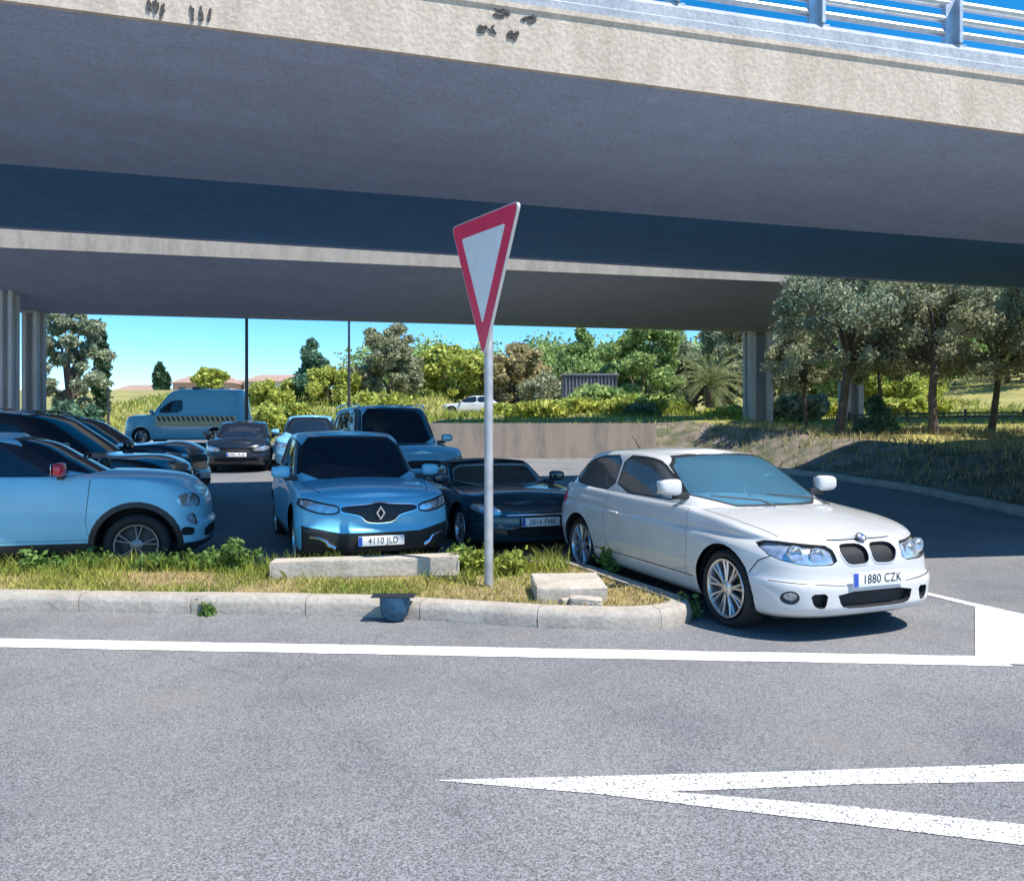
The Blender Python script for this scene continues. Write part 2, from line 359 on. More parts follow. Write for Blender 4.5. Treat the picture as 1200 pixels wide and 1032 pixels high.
# verge soil inside the kerb
inner = []
for i, p in enumerate(KL):
    q0 = Vector(KL[max(0, i - 1)]); q1 = Vector(KL[min(len(KL) - 1, i + 1)]); t = (q1 - q0).normalized(); n = Vector((-t.y, t.x)); inner.append(tuple(Vector(p) + n * .19))
VERGE = inner + [(-.3, 8.55), (-2, 8.3), (-4, 8.15), (-7, 8.2), (-14, 8.8)]
def inside(p, poly):
    x, y = p; r = False
    for i in range(len(poly)):
        (x0, y0), (x1, y1) = poly[i - 1], poly[i]
        if (y0 > y) != (y1 > y) and x < (x1 - x0) * (y - y0) / (y1 - y0) + x0: r = not r
    return r
def verge_z(x, y): return .135 + .025 * rough(4 * x, 4 * y) - .11 * sstep((y - 8.0) / .5) * (1 if x < .3 else 0)
bm = bmesh.new(); G = {}
st = .06
xs = np.arange(-14, 1.7, st); ys = np.arange(6.1, 9.0, st)
for i, x in enumerate(xs):
    for j, y in enumerate(ys):
        if inside((x, y), VERGE): G[i, j] = bm.verts.new((x, y, verge_z(x, y)))
for (i, j) in list(G):
    q = [(i, j), (i + 1, j), (i + 1, j + 1), (i, j + 1)]
    if all(k in G for k in q): bm.faces.new([G[k] for k in q])
tag(link('verge_ground', bm, MT['soil']), kind='structure')
# ------------------------------------------------------------------ bridges
def ln(p0, z0, p1, z1):
    """straight edge through two sighted points at given heights -> function of X"""
    def at(p, z): Y = F * (z - CAM_H) / (HY - p[1]); return Vector(((p[0] - CX) * Y / F, Y, z))
    A, B = at(p0, z0), at(p1, z1)
    return lambda X: A + (B - A) * ((X - A.x) / (B.x - A.x))
def off(l, dy, dz): return lambda X: l(X) + Vector((-.147 * dy, .989 * dy, dz))
kx, ky = -S.x / S.z, -S.y / S.z
def solve(r):          # depth along ray r=(x,1,z) so that its shadow falls on the line Y = 8.35+.125*(X+5)
    c = .125
    return (8.35 + c * 5 + c * kx * CAM_H - ky * CAM_H) / (1 + ky * r[1] - c * (r[0] + kx * r[1]))
Y0 = solve((-600 / F, 508 / F)); Y1 = solve((600 / F, 351 / F))
zA0 = CAM_H + Y0 * 508 / F; zA1 = CAM_H + Y1 * 351 / F
lA = ln((0, 0), zA0, (1200, 157), zA1)
zA = lambda X: lA(X).z
print('bridge edge', [round(v, 2) for v in (Y0, zA0, Y1, zA1)])
lB = ln((0, 192), zA(-7.2), (1200, 286), zA(8.1))
lC = ln((0, 268), zA(-9.7) + .12, (930, 323), zA(5.8) + .85)
def ruled(bm, sec, X0, X1, n=30):
    rings = []
    for i in range(n + 1):
        X = X0 + (X1 - X0) * i / n; rings.append([bm.verts.new(f(X)) for f in sec])
    for r0, r1 in zip(rings, rings[1:]):
        for q in range(len(sec)): bm.faces.new((r0[q], r1[q], r1[(q + 1) % len(sec)], r0[(q + 1) % len(sec)]))
    bm.faces.new(rings[0]); bm.faces.new(rings[-1][::-1]); bmesh.ops.recalc_face_normals(bm, faces=bm.faces)
BX0, BX1 = -26, 34
br = thing('bridge', 'near concrete flyover with sunlit beige edge and steel railing on top', 'bridge')
bm = bmesh.new()
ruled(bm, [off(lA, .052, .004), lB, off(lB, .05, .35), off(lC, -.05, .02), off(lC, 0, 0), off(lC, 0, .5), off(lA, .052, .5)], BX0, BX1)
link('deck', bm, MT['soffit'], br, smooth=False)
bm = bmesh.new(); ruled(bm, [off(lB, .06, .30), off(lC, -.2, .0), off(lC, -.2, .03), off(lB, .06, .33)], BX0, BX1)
link('deck_underside', bm, MT['soffit_shaded'], br, smooth=False)
bm = bmesh.new(); ruled(bm, [off(lA, 0, 0), off(lA, .048, 0), off(lA, .048, .57), off(lA, -.03, .575), off(lA, -.03, .53), off(lA, -.012, .50)], BX0, BX1, 60)
link('edge_beam', bm, MT['fascia'], br, smooth=False)
bm = bmesh.new(); ruled(bm, [off(lA, .03, .578), off(lA, .30, .578), off(lA, .28, .86), off(lA, .10, .86), off(lA, .055, .80), off(lA, .05, .70), off(lA, .03, .68)], BX0, BX1)
link('parapet', bm, MT['parapet'], br, smooth=False)
# steel railing along the parapet
rl = thing('bridge_railing', 'galvanised steel tube railing standing on the near flyover parapet', 'railing')
for h_, r_ in ((1.02, .035), (1.16, .035), (1.32, .045)):
    bm = bmesh.new(); tube(bm, [off(lA, .19, h_)(X) for X in np.linspace(BX0, BX1, 25)], r_, 8); link('rail', bm, MT['steel'], rl)
Xs = []
X = 3.05
while X < 16: Xs.append(X); X += 1.48
X = 3.05 - 1.48
while X > -8: Xs.append(X); X -= 1.48
for X in Xs:
    bm = bmesh.new(); p = off(lA, .19, .84)(X)
    box(bm, -.06, .06, -.045, .045, 0, .55, Matrix.Translation(p)); box(bm, -.12, .12, -.09, .09, 0, .025, Matrix.Translation(p))
    box(bm, -.016, .016, -.1, .06, 0.03, .5, Matrix.Translation(p + Vector((.05, -.03, 0))))
    link('railing_post', bm, MT['steel'], rl, smooth=False)
# black sprayed marks on the edge beam
def mark(strokes, name):
    bm = bmesh.new()
    for (px, py, ww, hh, an) in strokes:
        # place on the beam face
        t0 = (px - CX) / F; X = None
        lo, hi = -20., 20.
        for _ in range(50):
            mid = (lo + hi) / 2; P = lA(mid)
            if P.x / P.y < t0: lo = mid
            else: hi = mid
        P = lA(lo); z = CAM_H + (HY - py) * P.y / F; s = P.y / F
        tdir = (lA(lo + 1) - lA(lo)).normalized(); up = Vector((0, 0, 1)); out = Vector((.147, -.989, 0))
        c = Vector((P.x, P.y, z)) + out * .018
        m = 14; ring = []
        for k in range(m):
            t = 2 * pi * k / m; rr = random.uniform(.5, 1.35); u, v = cos(t) * ww * rr / 2, sin(t) * hh * rr / 2
            u, v = u * cos(an) - v * sin(an), u * sin(an) + v * cos(an)
            ring.append(bm.verts.new(c + tdir * u * s + up * v * s))
        f0 = bm.faces.new(ring); ex = bmesh.ops.extrude_face_region(bm, geom=[f0]); bmesh.ops.translate(bm, vec=-out * .012, verts=[v for v in ex['geom'] if isinstance(v, bmesh.types.BMVert)])
    bmesh.ops.recalc_face_normals(bm, faces=bm.faces)
    return link(name, bm, MT['soot'], br, smooth=False)
mark([(175, 5, 5, 17, .1), (183, 9, 6, 18, 0), (191, 12, 5, 18, -.15)], 'painted_mark')
mark([(226, 16, 5, 18, .1), (236, 18, 5, 17, 0), (246, 17, 5, 18, -.1)], 'painted_mark')
for c in ((589, 17), (617, 25), (569, 35), (604, 43)):
    mark([(c[0] + random.uniform(-9, 9), c[1] + random.uniform(-4, 4), random.uniform(2, 11), random.uniform(1.5, 5.5), random.uniform(-.5, .5)) for _ in range(9)], 'painted_mark')
# far bridge
zf0 = 7.35; 
lD = ln((0, 290), zf0, (930, 331), zf0 - .36)
lDt = ln((0, 294), zf0, (930, 334), zf0 - .36)
lE = ln((50, 362), 6.25, (930, 386), 5.95)
fb = thing('bridge', 'far parallel concrete flyover seen beyond the near one, thin pale edge', 'bridge')
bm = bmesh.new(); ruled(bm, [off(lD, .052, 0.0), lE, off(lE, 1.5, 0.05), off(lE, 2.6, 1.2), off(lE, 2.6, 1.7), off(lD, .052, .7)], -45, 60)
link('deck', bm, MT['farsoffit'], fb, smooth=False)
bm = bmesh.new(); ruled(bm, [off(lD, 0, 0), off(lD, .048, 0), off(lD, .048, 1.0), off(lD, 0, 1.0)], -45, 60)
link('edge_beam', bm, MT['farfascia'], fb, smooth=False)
print('far bridge', lD(-16), lE(-14), lE(10))
# columns under the far bridge
def column(px, wpx, Y, base, ztop, label):
    t = thing('bridge_column', label, 'column', (gx(px, Y), Y, base), 0, 'columns of the far flyover')
    hw = wpx * Y / F / 2; H = ztop - base
    bm = bmesh.new(); prof = [(-hw, -hw), (-hw * .45, -hw), (-hw * .4, -hw * .1), (hw * .4, -hw * .1), (hw * .45, -hw), (hw, -hw), (hw, -hw * .35), (hw * .4, -hw * .3), (hw * .4, hw * .3), (hw, hw * .35), (hw, hw), (-hw, hw), (-hw, hw * .35), (-hw * .4, hw * .3), (-hw * .4, -hw * .3), (-hw, -hw * .35)]
    prism(bm, prof, -.3, H - .05); link('shaft', bm, MT['column'], t, smooth=False)
    bm = bmesh.new(); vs = box(bm, -hw * 1.04, hw * 1.04, -hw * 1.04, hw * 1.04, H - .048, H + .6)
    link('capital', bm, MT['column'], t, smooth=False)
column(888, 27, 33.3, terrain(gx(888, 33.3), 33.3), 6.0, 'fluted concrete column right of the palm tree')
column(997, 21, 33.6, terrain(gx(997, 33.6), 33.6), 6.0, 'fluted concrete column behind the right-hand tree trunks')
column(11, 15, 27.3, .6, 6.75, 'pale concrete column at the far left edge of the picture')
column(40, 18, 29.7, .7, 6.25, 'concrete column just right of the leftmost column')
# low wall beyond the parked cars
t = thing('retaining_wall', 'low brown rendered wall behind the low dark coupe', 'wall', (0, 0, 0))
bm = bmesh.new(); box(bm, -3.0, 4.85, 25.8, 26.8, .3, 1.93); link('wall_body', bm, MT['wall'], t, smooth=False)
# ------------------------------------------------------------------ car builder
def shell_grid(bm, rows):
    """rows: list of half rings [(x,y>=0,z)...]; builds both halves"""
    g = [[(bm.verts.new(p), bm.verts.new((p[0], -p[1], p[2]))) for p in r] for r in rows]
    for r0, r1 in zip(g, g[1:]):
        for k in range(len(r0) - 1):
            for s in (0, 1):
                q = (r0[k][s], r0[k + 1][s], r1[k + 1][s], r1[k][s])
                try: bm.faces.new(q if s == 0 else q[::-1])
                except ValueError: pass
    bmesh.ops.remove_doubles(bm, verts=bm.verts, dist=2e-4)
    bmesh.ops.dissolve_degenerate(bm, edges=bm.edges, dist=1e-5)
    bmesh.ops.recalc_face_normals(bm, faces=bm.faces)
def outline(xf, xr, w, Lf, nf, Lr, nr, M1, M2, M3):
    def quarter(n, L, x0, sgn, M_):
        t = np.linspace(0, pi / 2, 400); x = L * np.cos(t) ** (2 / n); y = w * np.sin(t) ** (2 / n)
        x[-1] = 0; y[0] = 0
        s = np.r_[0, np.cumsum(np.hypot(np.diff(x), np.diff(y)))]; u = np.linspace(0, s[-1], M_)
        return x0 + sgn * np.interp(u, s, x), np.interp(u, s, y)
    fx, fy = quarter(nf, Lf, xf - Lf, 1, M1)
    rx, ry = quarter(nr, Lr, xr + Lr, -1, M3)
    sx = np.linspace(xf - Lf, xr + Lr, M2 + 2)[1:-1]
    return np.r_[fx, sx, rx[::-1]], np.r_[fy, np.full(M2, w), ry[::-1]]
def cut(bm, poly, proj, test):
    """cut the outline `poly` through the faces seen along an axis; returns the faces inside it"""
    A = {'side': (0, 2), 'front': (1, 2), 'rear': (1, 2), 'top': (0, 1)}[proj]
    dirv = {'side': Vector((0, 1, 0)), 'front': Vector((1, 0, 0)), 'rear': Vector((1, 0, 0)), 'top': Vector((0, 0, 1))}[proj]
    P = np.array(poly); lo = P.min(0) - .03; hi = P.max(0) + .03
    def cand():
        r = []
        for f in bm.faces:
            if not test(f): continue
            a = [v.co[A[0]] for v in f.verts]; b = [v.co[A[1]] for v in f.verts]
            if max(a) > lo[0] and min(a) < hi[0] and max(b) > lo[1] and min(b) < hi[1]: r.append(f)
        return r
    fs = cand()
    n = len(poly)
    for i in range(n):
        a, b = P[i], P[(i + 1) % n]; d = b - a; L = np.hypot(*d)
        if L < 1e-5: continue
        no = Vector((0, 0, 0)); no[A[0]] = -d[1] / L; no[A[1]] = d[0] / L
        co = Vector((0, 0, 0)); co[A[0]] = a[0]; co[A[1]] = a[1]
        # only the faces near this edge
        l2 = np.minimum(a, b) - .002; h2 = np.maximum(a, b) + .002
        loc = []
        for f in fs:
            if not f.is_valid: continue
            aa = [v.co[A[0]] for v in f.verts]; bb = [v.co[A[1]] for v in f.verts]
            if max(aa) > l2[0] and min(aa) < h2[0] and max(bb) > l2[1] and min(bb) < h2[1]: loc.append(f)
        if not loc: continue
        ge = set(loc); 
        for f in loc: ge.update(f.edges); ge.update(f.verts)
        r = bmesh.ops.bisect_plane(bm, geom=list(ge), dist=1e-5, plane_co=co, plane_no=no)
        keep = [f for f in fs if f.is_valid]; s = set(keep)
        for gg in r['geom']:
            if isinstance(gg, bmesh.types.BMFace) and gg not in s: keep.append(gg); s.add(gg)
        fs = keep
    out = []
    for f in fs:
        c = f.calc_center_median()
        if inside((c[A[0]], c[A[1]]), poly): out.append(f)
    return out
TESTS = dict(side=lambda f: abs(f.normal.y) > .2, front=lambda f: f.normal.x > .12, rear=lambda f: f.normal.x < -.12, top=lambda f: f.normal.z > .3)
def seg_quads(line, w=.007):
    q = []
    for a, b in zip(line, line[1:]):
        a = np.array(a); b = np.array(b); d = b - a; L = np.hypot(*d); d = d / L; n = np.array((-d[1], d[0])) * w / 2
        a = a - d * w * .4; b = b + d * w * .4
        q.append([tuple(a + n), tuple(b + n), tuple(b - n), tuple(a - n)])
    return q
def flip(poly): return [(-y, z) for y, z in poly]
def split_faces(bm, fs, name, mat, parent, inset=0., rim=None, angle=38):
    """lift the faces out of the shell into an object of their own, set back by `inset`"""
    fs = [f for f in fs if f.is_valid]
    if not fs: return None
    nb = bmesh.new(); vm = {}
    for f in fs:
        vs = []
        for v in f.verts:
            if v not in vm: vm[v] = nb.verts.new(v.co); vm[v].normal = v.normal
            vs.append(vm[v])
        try: nb.faces.new(vs)
        except ValueError: pass
    nrm = {vm[v]: v.normal.copy() for v in vm}
    bmesh.ops.delete(bm, geom=fs, context='FACES')
    if inset:
        old = list(nb.faces); bnd = [e for e in nb.edges if e.is_boundary]
        r = bmesh.ops.extrude_edge_only(nb, edges=bnd)
        nv = [g for g in r['geom'] if isinstance(g, bmesh.types.BMVert)]
        # new verts stay at the rim; old faces move in
        for v, n in nrm.items(): v.co -= n * inset
        if rim is not None:
            for f in nb.faces:
                f.material_index = 1
            for f in old: f.material_index = 0
            return link(name, nb, [mat, rim], parent, angle=angle)
    return link(name, nb, mat, parent, angle=angle)
def make_wheel(car, x, side, y, r, rimr, kind='multi', width=.2, rimmat=None):
    rimmat = rimmat or MT['rim']; s = side
    bm = bmesh.new(); rw = rimr; h = width
    lathe(bm, [(rw - .005, -h * .5), (rw + .012, -h * .08), (rw + .03, 0.004), (rw + (r - rw) * .6, .012), (r - .02, -.002), (r - .004, -.022), (r, -.05), (r, -h + .04), (r - .015, -h), (rw, -h)], 48, 'y', 0, 0, 0, s)
    for i in range(0): pass
    wh = link('wheel', bm, MT['rubber'], car); wh.location = (x, y * s, r - .006)
    bm = bmesh.new()
    lathe(bm, [(rw + .006, -.002), (rw + .002, .006), (rw - .012, .004), (rw - .022, -.02), (rw - .03, -.14)], 48, 'y', 0, 0, 0, s)
    lathe(bm, [(.07, -.03), (.065, -.012), (.035, -.004), (.032, .002), (.0005, .004)], 24, 'y', 0, 0, 0, s)
    n = {'multi': 9, 'five': 5, 'ten': 10}[kind]
    for k in range(n):
        a = 2 * pi * k / n + .2
        for dd in ((-.075, .075) if kind == 'multi' else (-.11, .11) if kind == 'five' else (0,)):
            a1 = a + dd * (1.6 if kind == 'multi' else 1.5)
            w0, w1 = (.011, .010) if kind != 'ten' else (.018, .016)
            p0 = Vector((.05 * cos(a), 0, .05 * sin(a))); p1 = Vector(((rw - .012) * cos(a1), 0, (rw - .012) * sin(a1)))
            dv = (p1 - p0).normalized(); pn = Vector((-dv.z, 0, dv.x))
            pr = []
            for p, ww, yy, th in ((p0, w0, -.012, .03), (p0.lerp(p1, .6), w0, -.014, .026), (p1, w1 * 1.2, -.006, .026)):
                pr.append([bm.verts.new(p + pn * ww + Vector((0, (yy - .004) * s, 0))), bm.verts.new(p + pn * ww * .4 + Vector((0, (yy + .004) * s, 0))), bm.verts.new(p - pn * ww * .4 + Vector((0, (yy + .004) * s, 0))), bm.verts.new(p - pn * ww + Vector((0, (yy - .004) * s, 0))), bm.verts.new(p - pn * ww + Vector((0, (yy - th) * s, 0))), bm.verts.new(p + pn * ww + Vector((0, (yy - th) * s, 0)))])
            for r0, r1 in zip(pr, pr[1:]):
                for q in range(6): bm.faces.new((r0[q], r0[(q + 1) % 6], r1[(q + 1) % 6], r1[q]))
    bmesh.ops.recalc_face_normals(bm, faces=bm.faces)
    link('rim', bm, rimmat, wh)
    bm = bmesh.new(); lathe(bm, [(.0005, -.07), (rw * .66, -.07), (rw * .66, -.09), (rw * .99, -.1), (rw * .99, -.12)], 36, 'y', 0, 0, 0, s)
    bmesh.ops.recalc_face_normals(bm, faces=bm.faces); link('brake_disc', bm, MT['dkmetal'], wh)
    return wh
def make_car(name, label, cat, sp, loc, th, group=None):
    """sp: a dictionary of curves and outlines; x forward from the front axle"""
    car = thing(name, label, cat, loc, th - pi / 2, group)
    xf, xr, hw = sp['nose'], sp['tail'], sp['hw']; fine = sp.get('fine', 1.)
    zs, z0 = curve(sp['shoulder']), curve(sp['bottom']); crown = curve(sp['crown'])
    T = [r[0] for r in sp['rings']]; fw, fdf, fdr = [curve([(r[0], r[i]) for r in sp['rings']]) for i in (1, 2, 3)]
    wb = sp['wb']; M1, M2, M3 = int(34 * fine), int(56 * fine), int(26 * fine)
    flare = sp.get('flare', .02); wr = sp['wheel_r']; ar = sp.get('arch_r', wr + .05)
    rows = []
    for t in np.r_[np.linspace(0, .12, int(5 * fine) + 1), np.linspace(.12, .85, int(18 * fine))[1:], np.linspace(.85, 1, int(8 * fine))[1:]]:
        x, y = outline(xf + float(fdf(t)), xr + float(fdr(t)), hw * float(fw(t)), sp['Lf'], sp['nf'], sp['Lr'], sp['nr'], M1, M2, M3)
        z = z0(x) + (zs(x) - z0(x)) * t
        b = sin(pi * min(1, t / .9)) if t < .9 else 0.
        y = y + np.where(y > .5 * hw, flare * b * (np.exp(-(x / .48) ** 2) + np.exp(-((x + wb) / .5) ** 2)), 0)
        if 'crease' in sp:       # a pressed line along the flank
            zc, dep = sp['crease']; y = y - np.where(y > .6 * hw, dep * np.exp(-((z - zc - .045 * (-x) * .35) / .03) ** 2), 0)
        rows.append(list(zip(x, y, z)))
    x, y = x.copy(), y.copy(); zt = z.copy(); cr = crown(x)
    for r in list(1 - np.linspace(0, 1, int(15 * fine))[1:] ** 1.25):
        rows.append(list(zip(x, y * r, zt + cr * (1 - r * r))))
    bm = bmesh.new(); shell_grid(bm, rows)
    # floor pan
    top = None; gh = sp.get('green')
    if gh:
        top = bmesh.new(); zr = curve(gh['roof']); rows = []
        Hs = [q[0] for q in gh['sec']]; qf = curve(gh['sec'])
        tp = gh.get('taper', .05)
        def ring(q):
            x, y = outline(gh['xf'] + (gh['xft'] - gh['xf']) * q, gh['xr'] + (gh['xrt'] - gh['xr']) * q, gh['wb'] + (gh['wt'] - gh['wb']) * q, gh['Lf'], gh['nf'], gh['Lr'], gh['nr'], int(26 * fine), int(44 * fine), int(24 * fine))
            xm = (gh['xft'] + gh['xrt']) / 2; u = (x - xm) / (gh['xft'] - gh['xrt']) * 2
            y = y * (1 - tp * np.where(u < 0, u * u, .35 * u * u) * .6)
            return x, y
        for h in np.r_[np.linspace(0, .8, int(13 * fine)), np.linspace(.8, 1, int(9 * fine))[1:]]:
            x, y = ring(float(qf(h))); zb = zs(x) - .03; rows.append(list(zip(x, y, zb + (zr(x) - gh['crown'] - zb) * h)))
        z = zb + (zr(x) - gh['crown'] - zb)
        for r in list(1 - np.linspace(0, 1, int(13 * fine))[1:] ** 1.2): rows.append(list(zip(x, y * r, z + gh['crown'] * (1 - r * r))))
        shell_grid(top, rows)
        base_x, base_y = ring(0.)
        hp = list(zip(base_x, base_y * .985)) + [(a, -b * .985) for a, b in list(zip(base_x, base_y))[::-1]]
    pm = sp['paint']
    # wheel arches
    for cx_ in (0, -wb):
        if sp.get('cladding'):
            f = cut(bm, circle(cx_, wr + .0, ar + sp['cladding'], 30), 'side', TESTS['side'])
            for s in (1, -1): split_faces(bm, [q for q in f if q.is_valid and q.calc_center_median().y * s > 0], 'arch_trim', MT['black'], car, .0)
            # opening through the trim is cut again below
    shells = [bm]
    extra = [o for o in car.children if o.name.startswith('arch_trim')]
    for cx_ in (0, -wb):
        c = circle(cx_, wr, ar, 30)
        f = cut(bm, c, 'side', lambda f: f.calc_center_median().z < wr + ar + .05 and abs(f.calc_center_median().y) > hw * .5)
        bmesh.ops.delete(bm, geom=[q for q in f if q.is_valid], context='FACES')
    for o in extra:
        b2 = bmesh.new(); b2.from_mesh(o.data); b2.normal_update()
        for cx_ in (0, -wb):
            f = cut(b2, circle(cx_, wr, ar, 30), 'side', lambda f: True); bmesh.ops.delete(b2, geom=f, context='FACES')
        b2.to_mesh(o.data); b2.free(); o.data.shade_smooth()
    # arch liners
    for cx_ in (0, -wb):
        for s in (1, -1):
            lb = bmesh.new(); n = 26; r0 = []; r1 = []; r2 = []
            for k in range(n + 1):
                a = -.35 + (pi + .7) * k / n
                r0.append(lb.verts.new((cx_ + (ar + .003) * cos(a), s * (hw - .045), wr + (ar + .003) * sin(a)))); r1.append(lb.verts.new((cx_ + ar * cos(a), s * (hw - .36), wr + ar * sin(a))))
            for k in range(n): lb.faces.new((r0[k], r0[k + 1], r1[k + 1], r1[k]))
            lb.faces.new(r1)
            link('wheel_arch_liner', lb, MT['dark'], car)
    # features in order
    for ft in sp.get('features', []):
        tgt = top if ft.get('on') == 'top' else bm
        if tgt is None: continue
        polys = ft['poly'] if isinstance(ft['poly'][0][0], (tuple, list)) else [ft['poly']]
        for poly in polys:
            variants = [poly]
            if ft.get('mirror'): variants.append(flip(poly))
            for pv in variants:
                tgt.normal_update()
                if ft.get('frame'):
                    P = np.array(pv); n = len(P); Q = []
                    ar2 = sum(P[i - 1][0] * P[i][1] - P[i][0] * P[i - 1][1] for i in range(n)); sg = 1 if ar2 > 0 else -1
                    for i in range(n):
                        e0 = P[i] - P[i - 1]; e1 = P[(i + 1) % n] - P[i]
                        n0 = np.array((e0[1], -e0[0])) / (np.hypot(*e0) + 1e-9); n1 = np.array((e1[1], -e1[0])) / (np.hypot(*e1) + 1e-9); m = n0 + n1; m = m / (np.hypot(*m) + 1e-9)
                        Q.append(tuple(P[i] + m * sg * ft['frame']))
                    fo = cut(tgt, Q, ft['proj'], TESTS[ft['proj']]); outer = set(fo)
                    fi = cut(tgt, pv, ft['proj'], TESTS[ft['proj']])
                    # ring = faces inside Q but not in pv
                    A = {'side': (0, 2), 'front': (1, 2), 'rear': (1, 2), 'top': (0, 1)}[ft['proj']]
                    fr = [f for f in tgt.faces if TESTS[ft['proj']](f) and inside((f.calc_center_median()[A[0]], f.calc_center_median()[A[1]]), Q)]
                    si = set(fi); fr = [f for f in fr if f not in si]
                    for s in ((1, -1) if ft['proj'] == 'side' else (0,)):
                        split_faces(tgt, [f for f in fr if f.is_valid and f.calc_center_median().y * s >= 0], ft.get('frame_name', 'window_seal'), MT[ft.get('frame_mat', 'black')], car, ft.get('frame_in', .004))
                    fs = [f for f in fi if f.is_valid]
                else:
                    fs = cut(tgt, pv, ft['proj'], TESTS[ft['proj']])
                groups = [fs]
                if ft['proj'] in ('side',): groups = [[f for f in fs if f.is_valid and f.calc_center_median().y * s > 0] for s in (1, -1)]
                for g in groups:
                    if g: split_faces(tgt, g, ft['name'], pm if ft['mat'] == 'paint' else MT[ft['mat']], car, ft.get('inset', 0.), MT[ft['rim']] if ft.get('rim') else None)
    for ft in sp.get('gaps', []):
        tgt = top if ft.get('on') == 'top' else bm
        for mir in ((0, 1) if ft.get('mirror') else (0,)):
            made = {1: [], -1: [], 0: []}
            for q in seg_quads(ft['line'], ft.get('w', .009)):
                qq = flip(q) if mir and ft['proj'] != 'top' else [(a, -b) for a, b in q] if mir else q
                tgt.normal_update(); fs = cut(tgt, qq, ft['proj'], TESTS[ft['proj']])
                for s in ((1, -1) if ft['proj'] == 'side' else (0,)):
                    o = split_faces(tgt, [f for f in fs if f.is_valid and (s == 0 or f.calc_center_median().y * s > 0)], 'panel_gap', MT['dark'], car, .006)
                    if o: made[s].append(o)
            for s in made:
                if len(made[s]) > 1:
                    gb = bmesh.new()
                    for o in made[s]: gb.from_mesh(o.data)
                    for o in made[s]: bpy.data.objects.remove(o)
                    link('panel_gap', gb, MT['dark'], car)
    # merge the gap strips into one mesh per car
    bm.normal_update()
    # interior: the deck below the glass
    if gh or sp.get('cockpit'):
        poly = hp if gh else sp['cockpit']
        fs = [f for f in bm.faces if f.normal.z > .3 and inside(f.calc_center_median().xy, poly)]
        split_faces(bm, fs, 'interior', MT['interior'], car, .1 if not gh else .03)
        for s in (1, -1):
            for rx in ((sp['seats'][0],) if sp.get('two_seats') else sp['seats']):
                sb = bmesh.new(); zt = float(zs(rx)) + sp.get('seat_h', .12)
                box(sb, rx - .07, rx + .05, s * .38 - .22, s * .38 + .22, zt - .4, zt, None, .05)
                box(sb, rx - .07, rx + .03, s * .38 - .12, s * .38 + .12, zt + .02, zt + .19, None, .045)
                so_ = link('seat', sb, MT['seat'], car)
        wbm = bmesh.new(); xw = sp.get('wheel_x', -.9); zw = float(zs(xw)) + .07; R = .185; pts = [Vector((xw + .06 * sin(a) * 1.2, sp.get('drive', 1) * .38 + R * cos(a), zw + R * .9 * sin(a))) for a in np.linspace(0, 2 * pi, 25)]
        tube(wbm, pts, .016, 6, False); box(wbm, xw - .02, xw + .02, sp.get('drive', 1) * .38 - .17, sp.get('drive', 1) * .38 + .17, zw - .02, zw + .02)
        link('steering_wheel', wbm, MT['black'], car)
    body = link('body', bm, pm, car, angle=50)
    if top: link('roof', top, sp.get('roof_paint', pm), car, angle=50)
    # underside
    ub = bmesh.new(); box(ub, xr + .25, xf - .3, -hw * .8, hw * .8, sp['bottom'][1][1] - .02, sp['bottom'][1][1] + .12); link('underbody', ub, MT['dark'], car, smooth=False)
    for cx_ in (0, -wb):
        for s in (1, -1): make_wheel(car, cx_, s, sp.get('track', hw - .035), wr, sp.get('rim_r', wr * .70), sp.get('rim', 'multi'), rimmat=sp.get('rimmat'))
    # door mirrors
    if 'mirror' in sp:
        mx, my, mz = sp['mirror']
        for s in (1, -1):
            mb = bmesh.new(); bmesh.ops.create_uvsphere(mb, u_segments=20, v_segments=12, radius=1)
            for v in mb.verts:
                p = v.co; e = lambda a, k: math.copysign(abs(a) ** k, a)
                v.co = Vector((e(p.x, .6) * .065 * (1 if p.x > 0 else .5), e(p.y, .55) * .115, e(p.z, .55) * .074 * (1 - .15 * p.y * s)))
            bmesh.ops.translate(mb, vec=(mx, s * (my + .12), mz), verts=mb.verts)
            mo = link('door_mirror', mb, MT['black'] if s == sp.get('plain_mirror') else sp.get('mirror_mat', pm), car)
            sb = bmesh.new(); box(sb, mx - .03, mx + .03, min(s * (my - .08), s * (my + .08)), max(s * (my - .08), s * (my + .08)), mz - .11, mz - .05, None, .012); link('mirror_arm', sb, MT['black'], mo)
            sb = bmesh.new(); box(sb, mx - .048, mx - .043, s * (my + .12) - .1, s * (my + .12) + .1, mz - .06, mz + .06, None, .002); link('mirror_glass', sb, MT['chrome'], mo)
    for s in (1, -1):
        for (hx, hz, hl) in sp.get('handles', []):
            yy = hw * sp.get('handle_y', .985); hb = bmesh.new(); box(hb, hx - hl / 2, hx + hl / 2, s * yy - .022, s * yy + .022, hz - .014, hz + .014, None, .01)
            link('door_handle', hb, sp.get('handle_mat', pm), car)
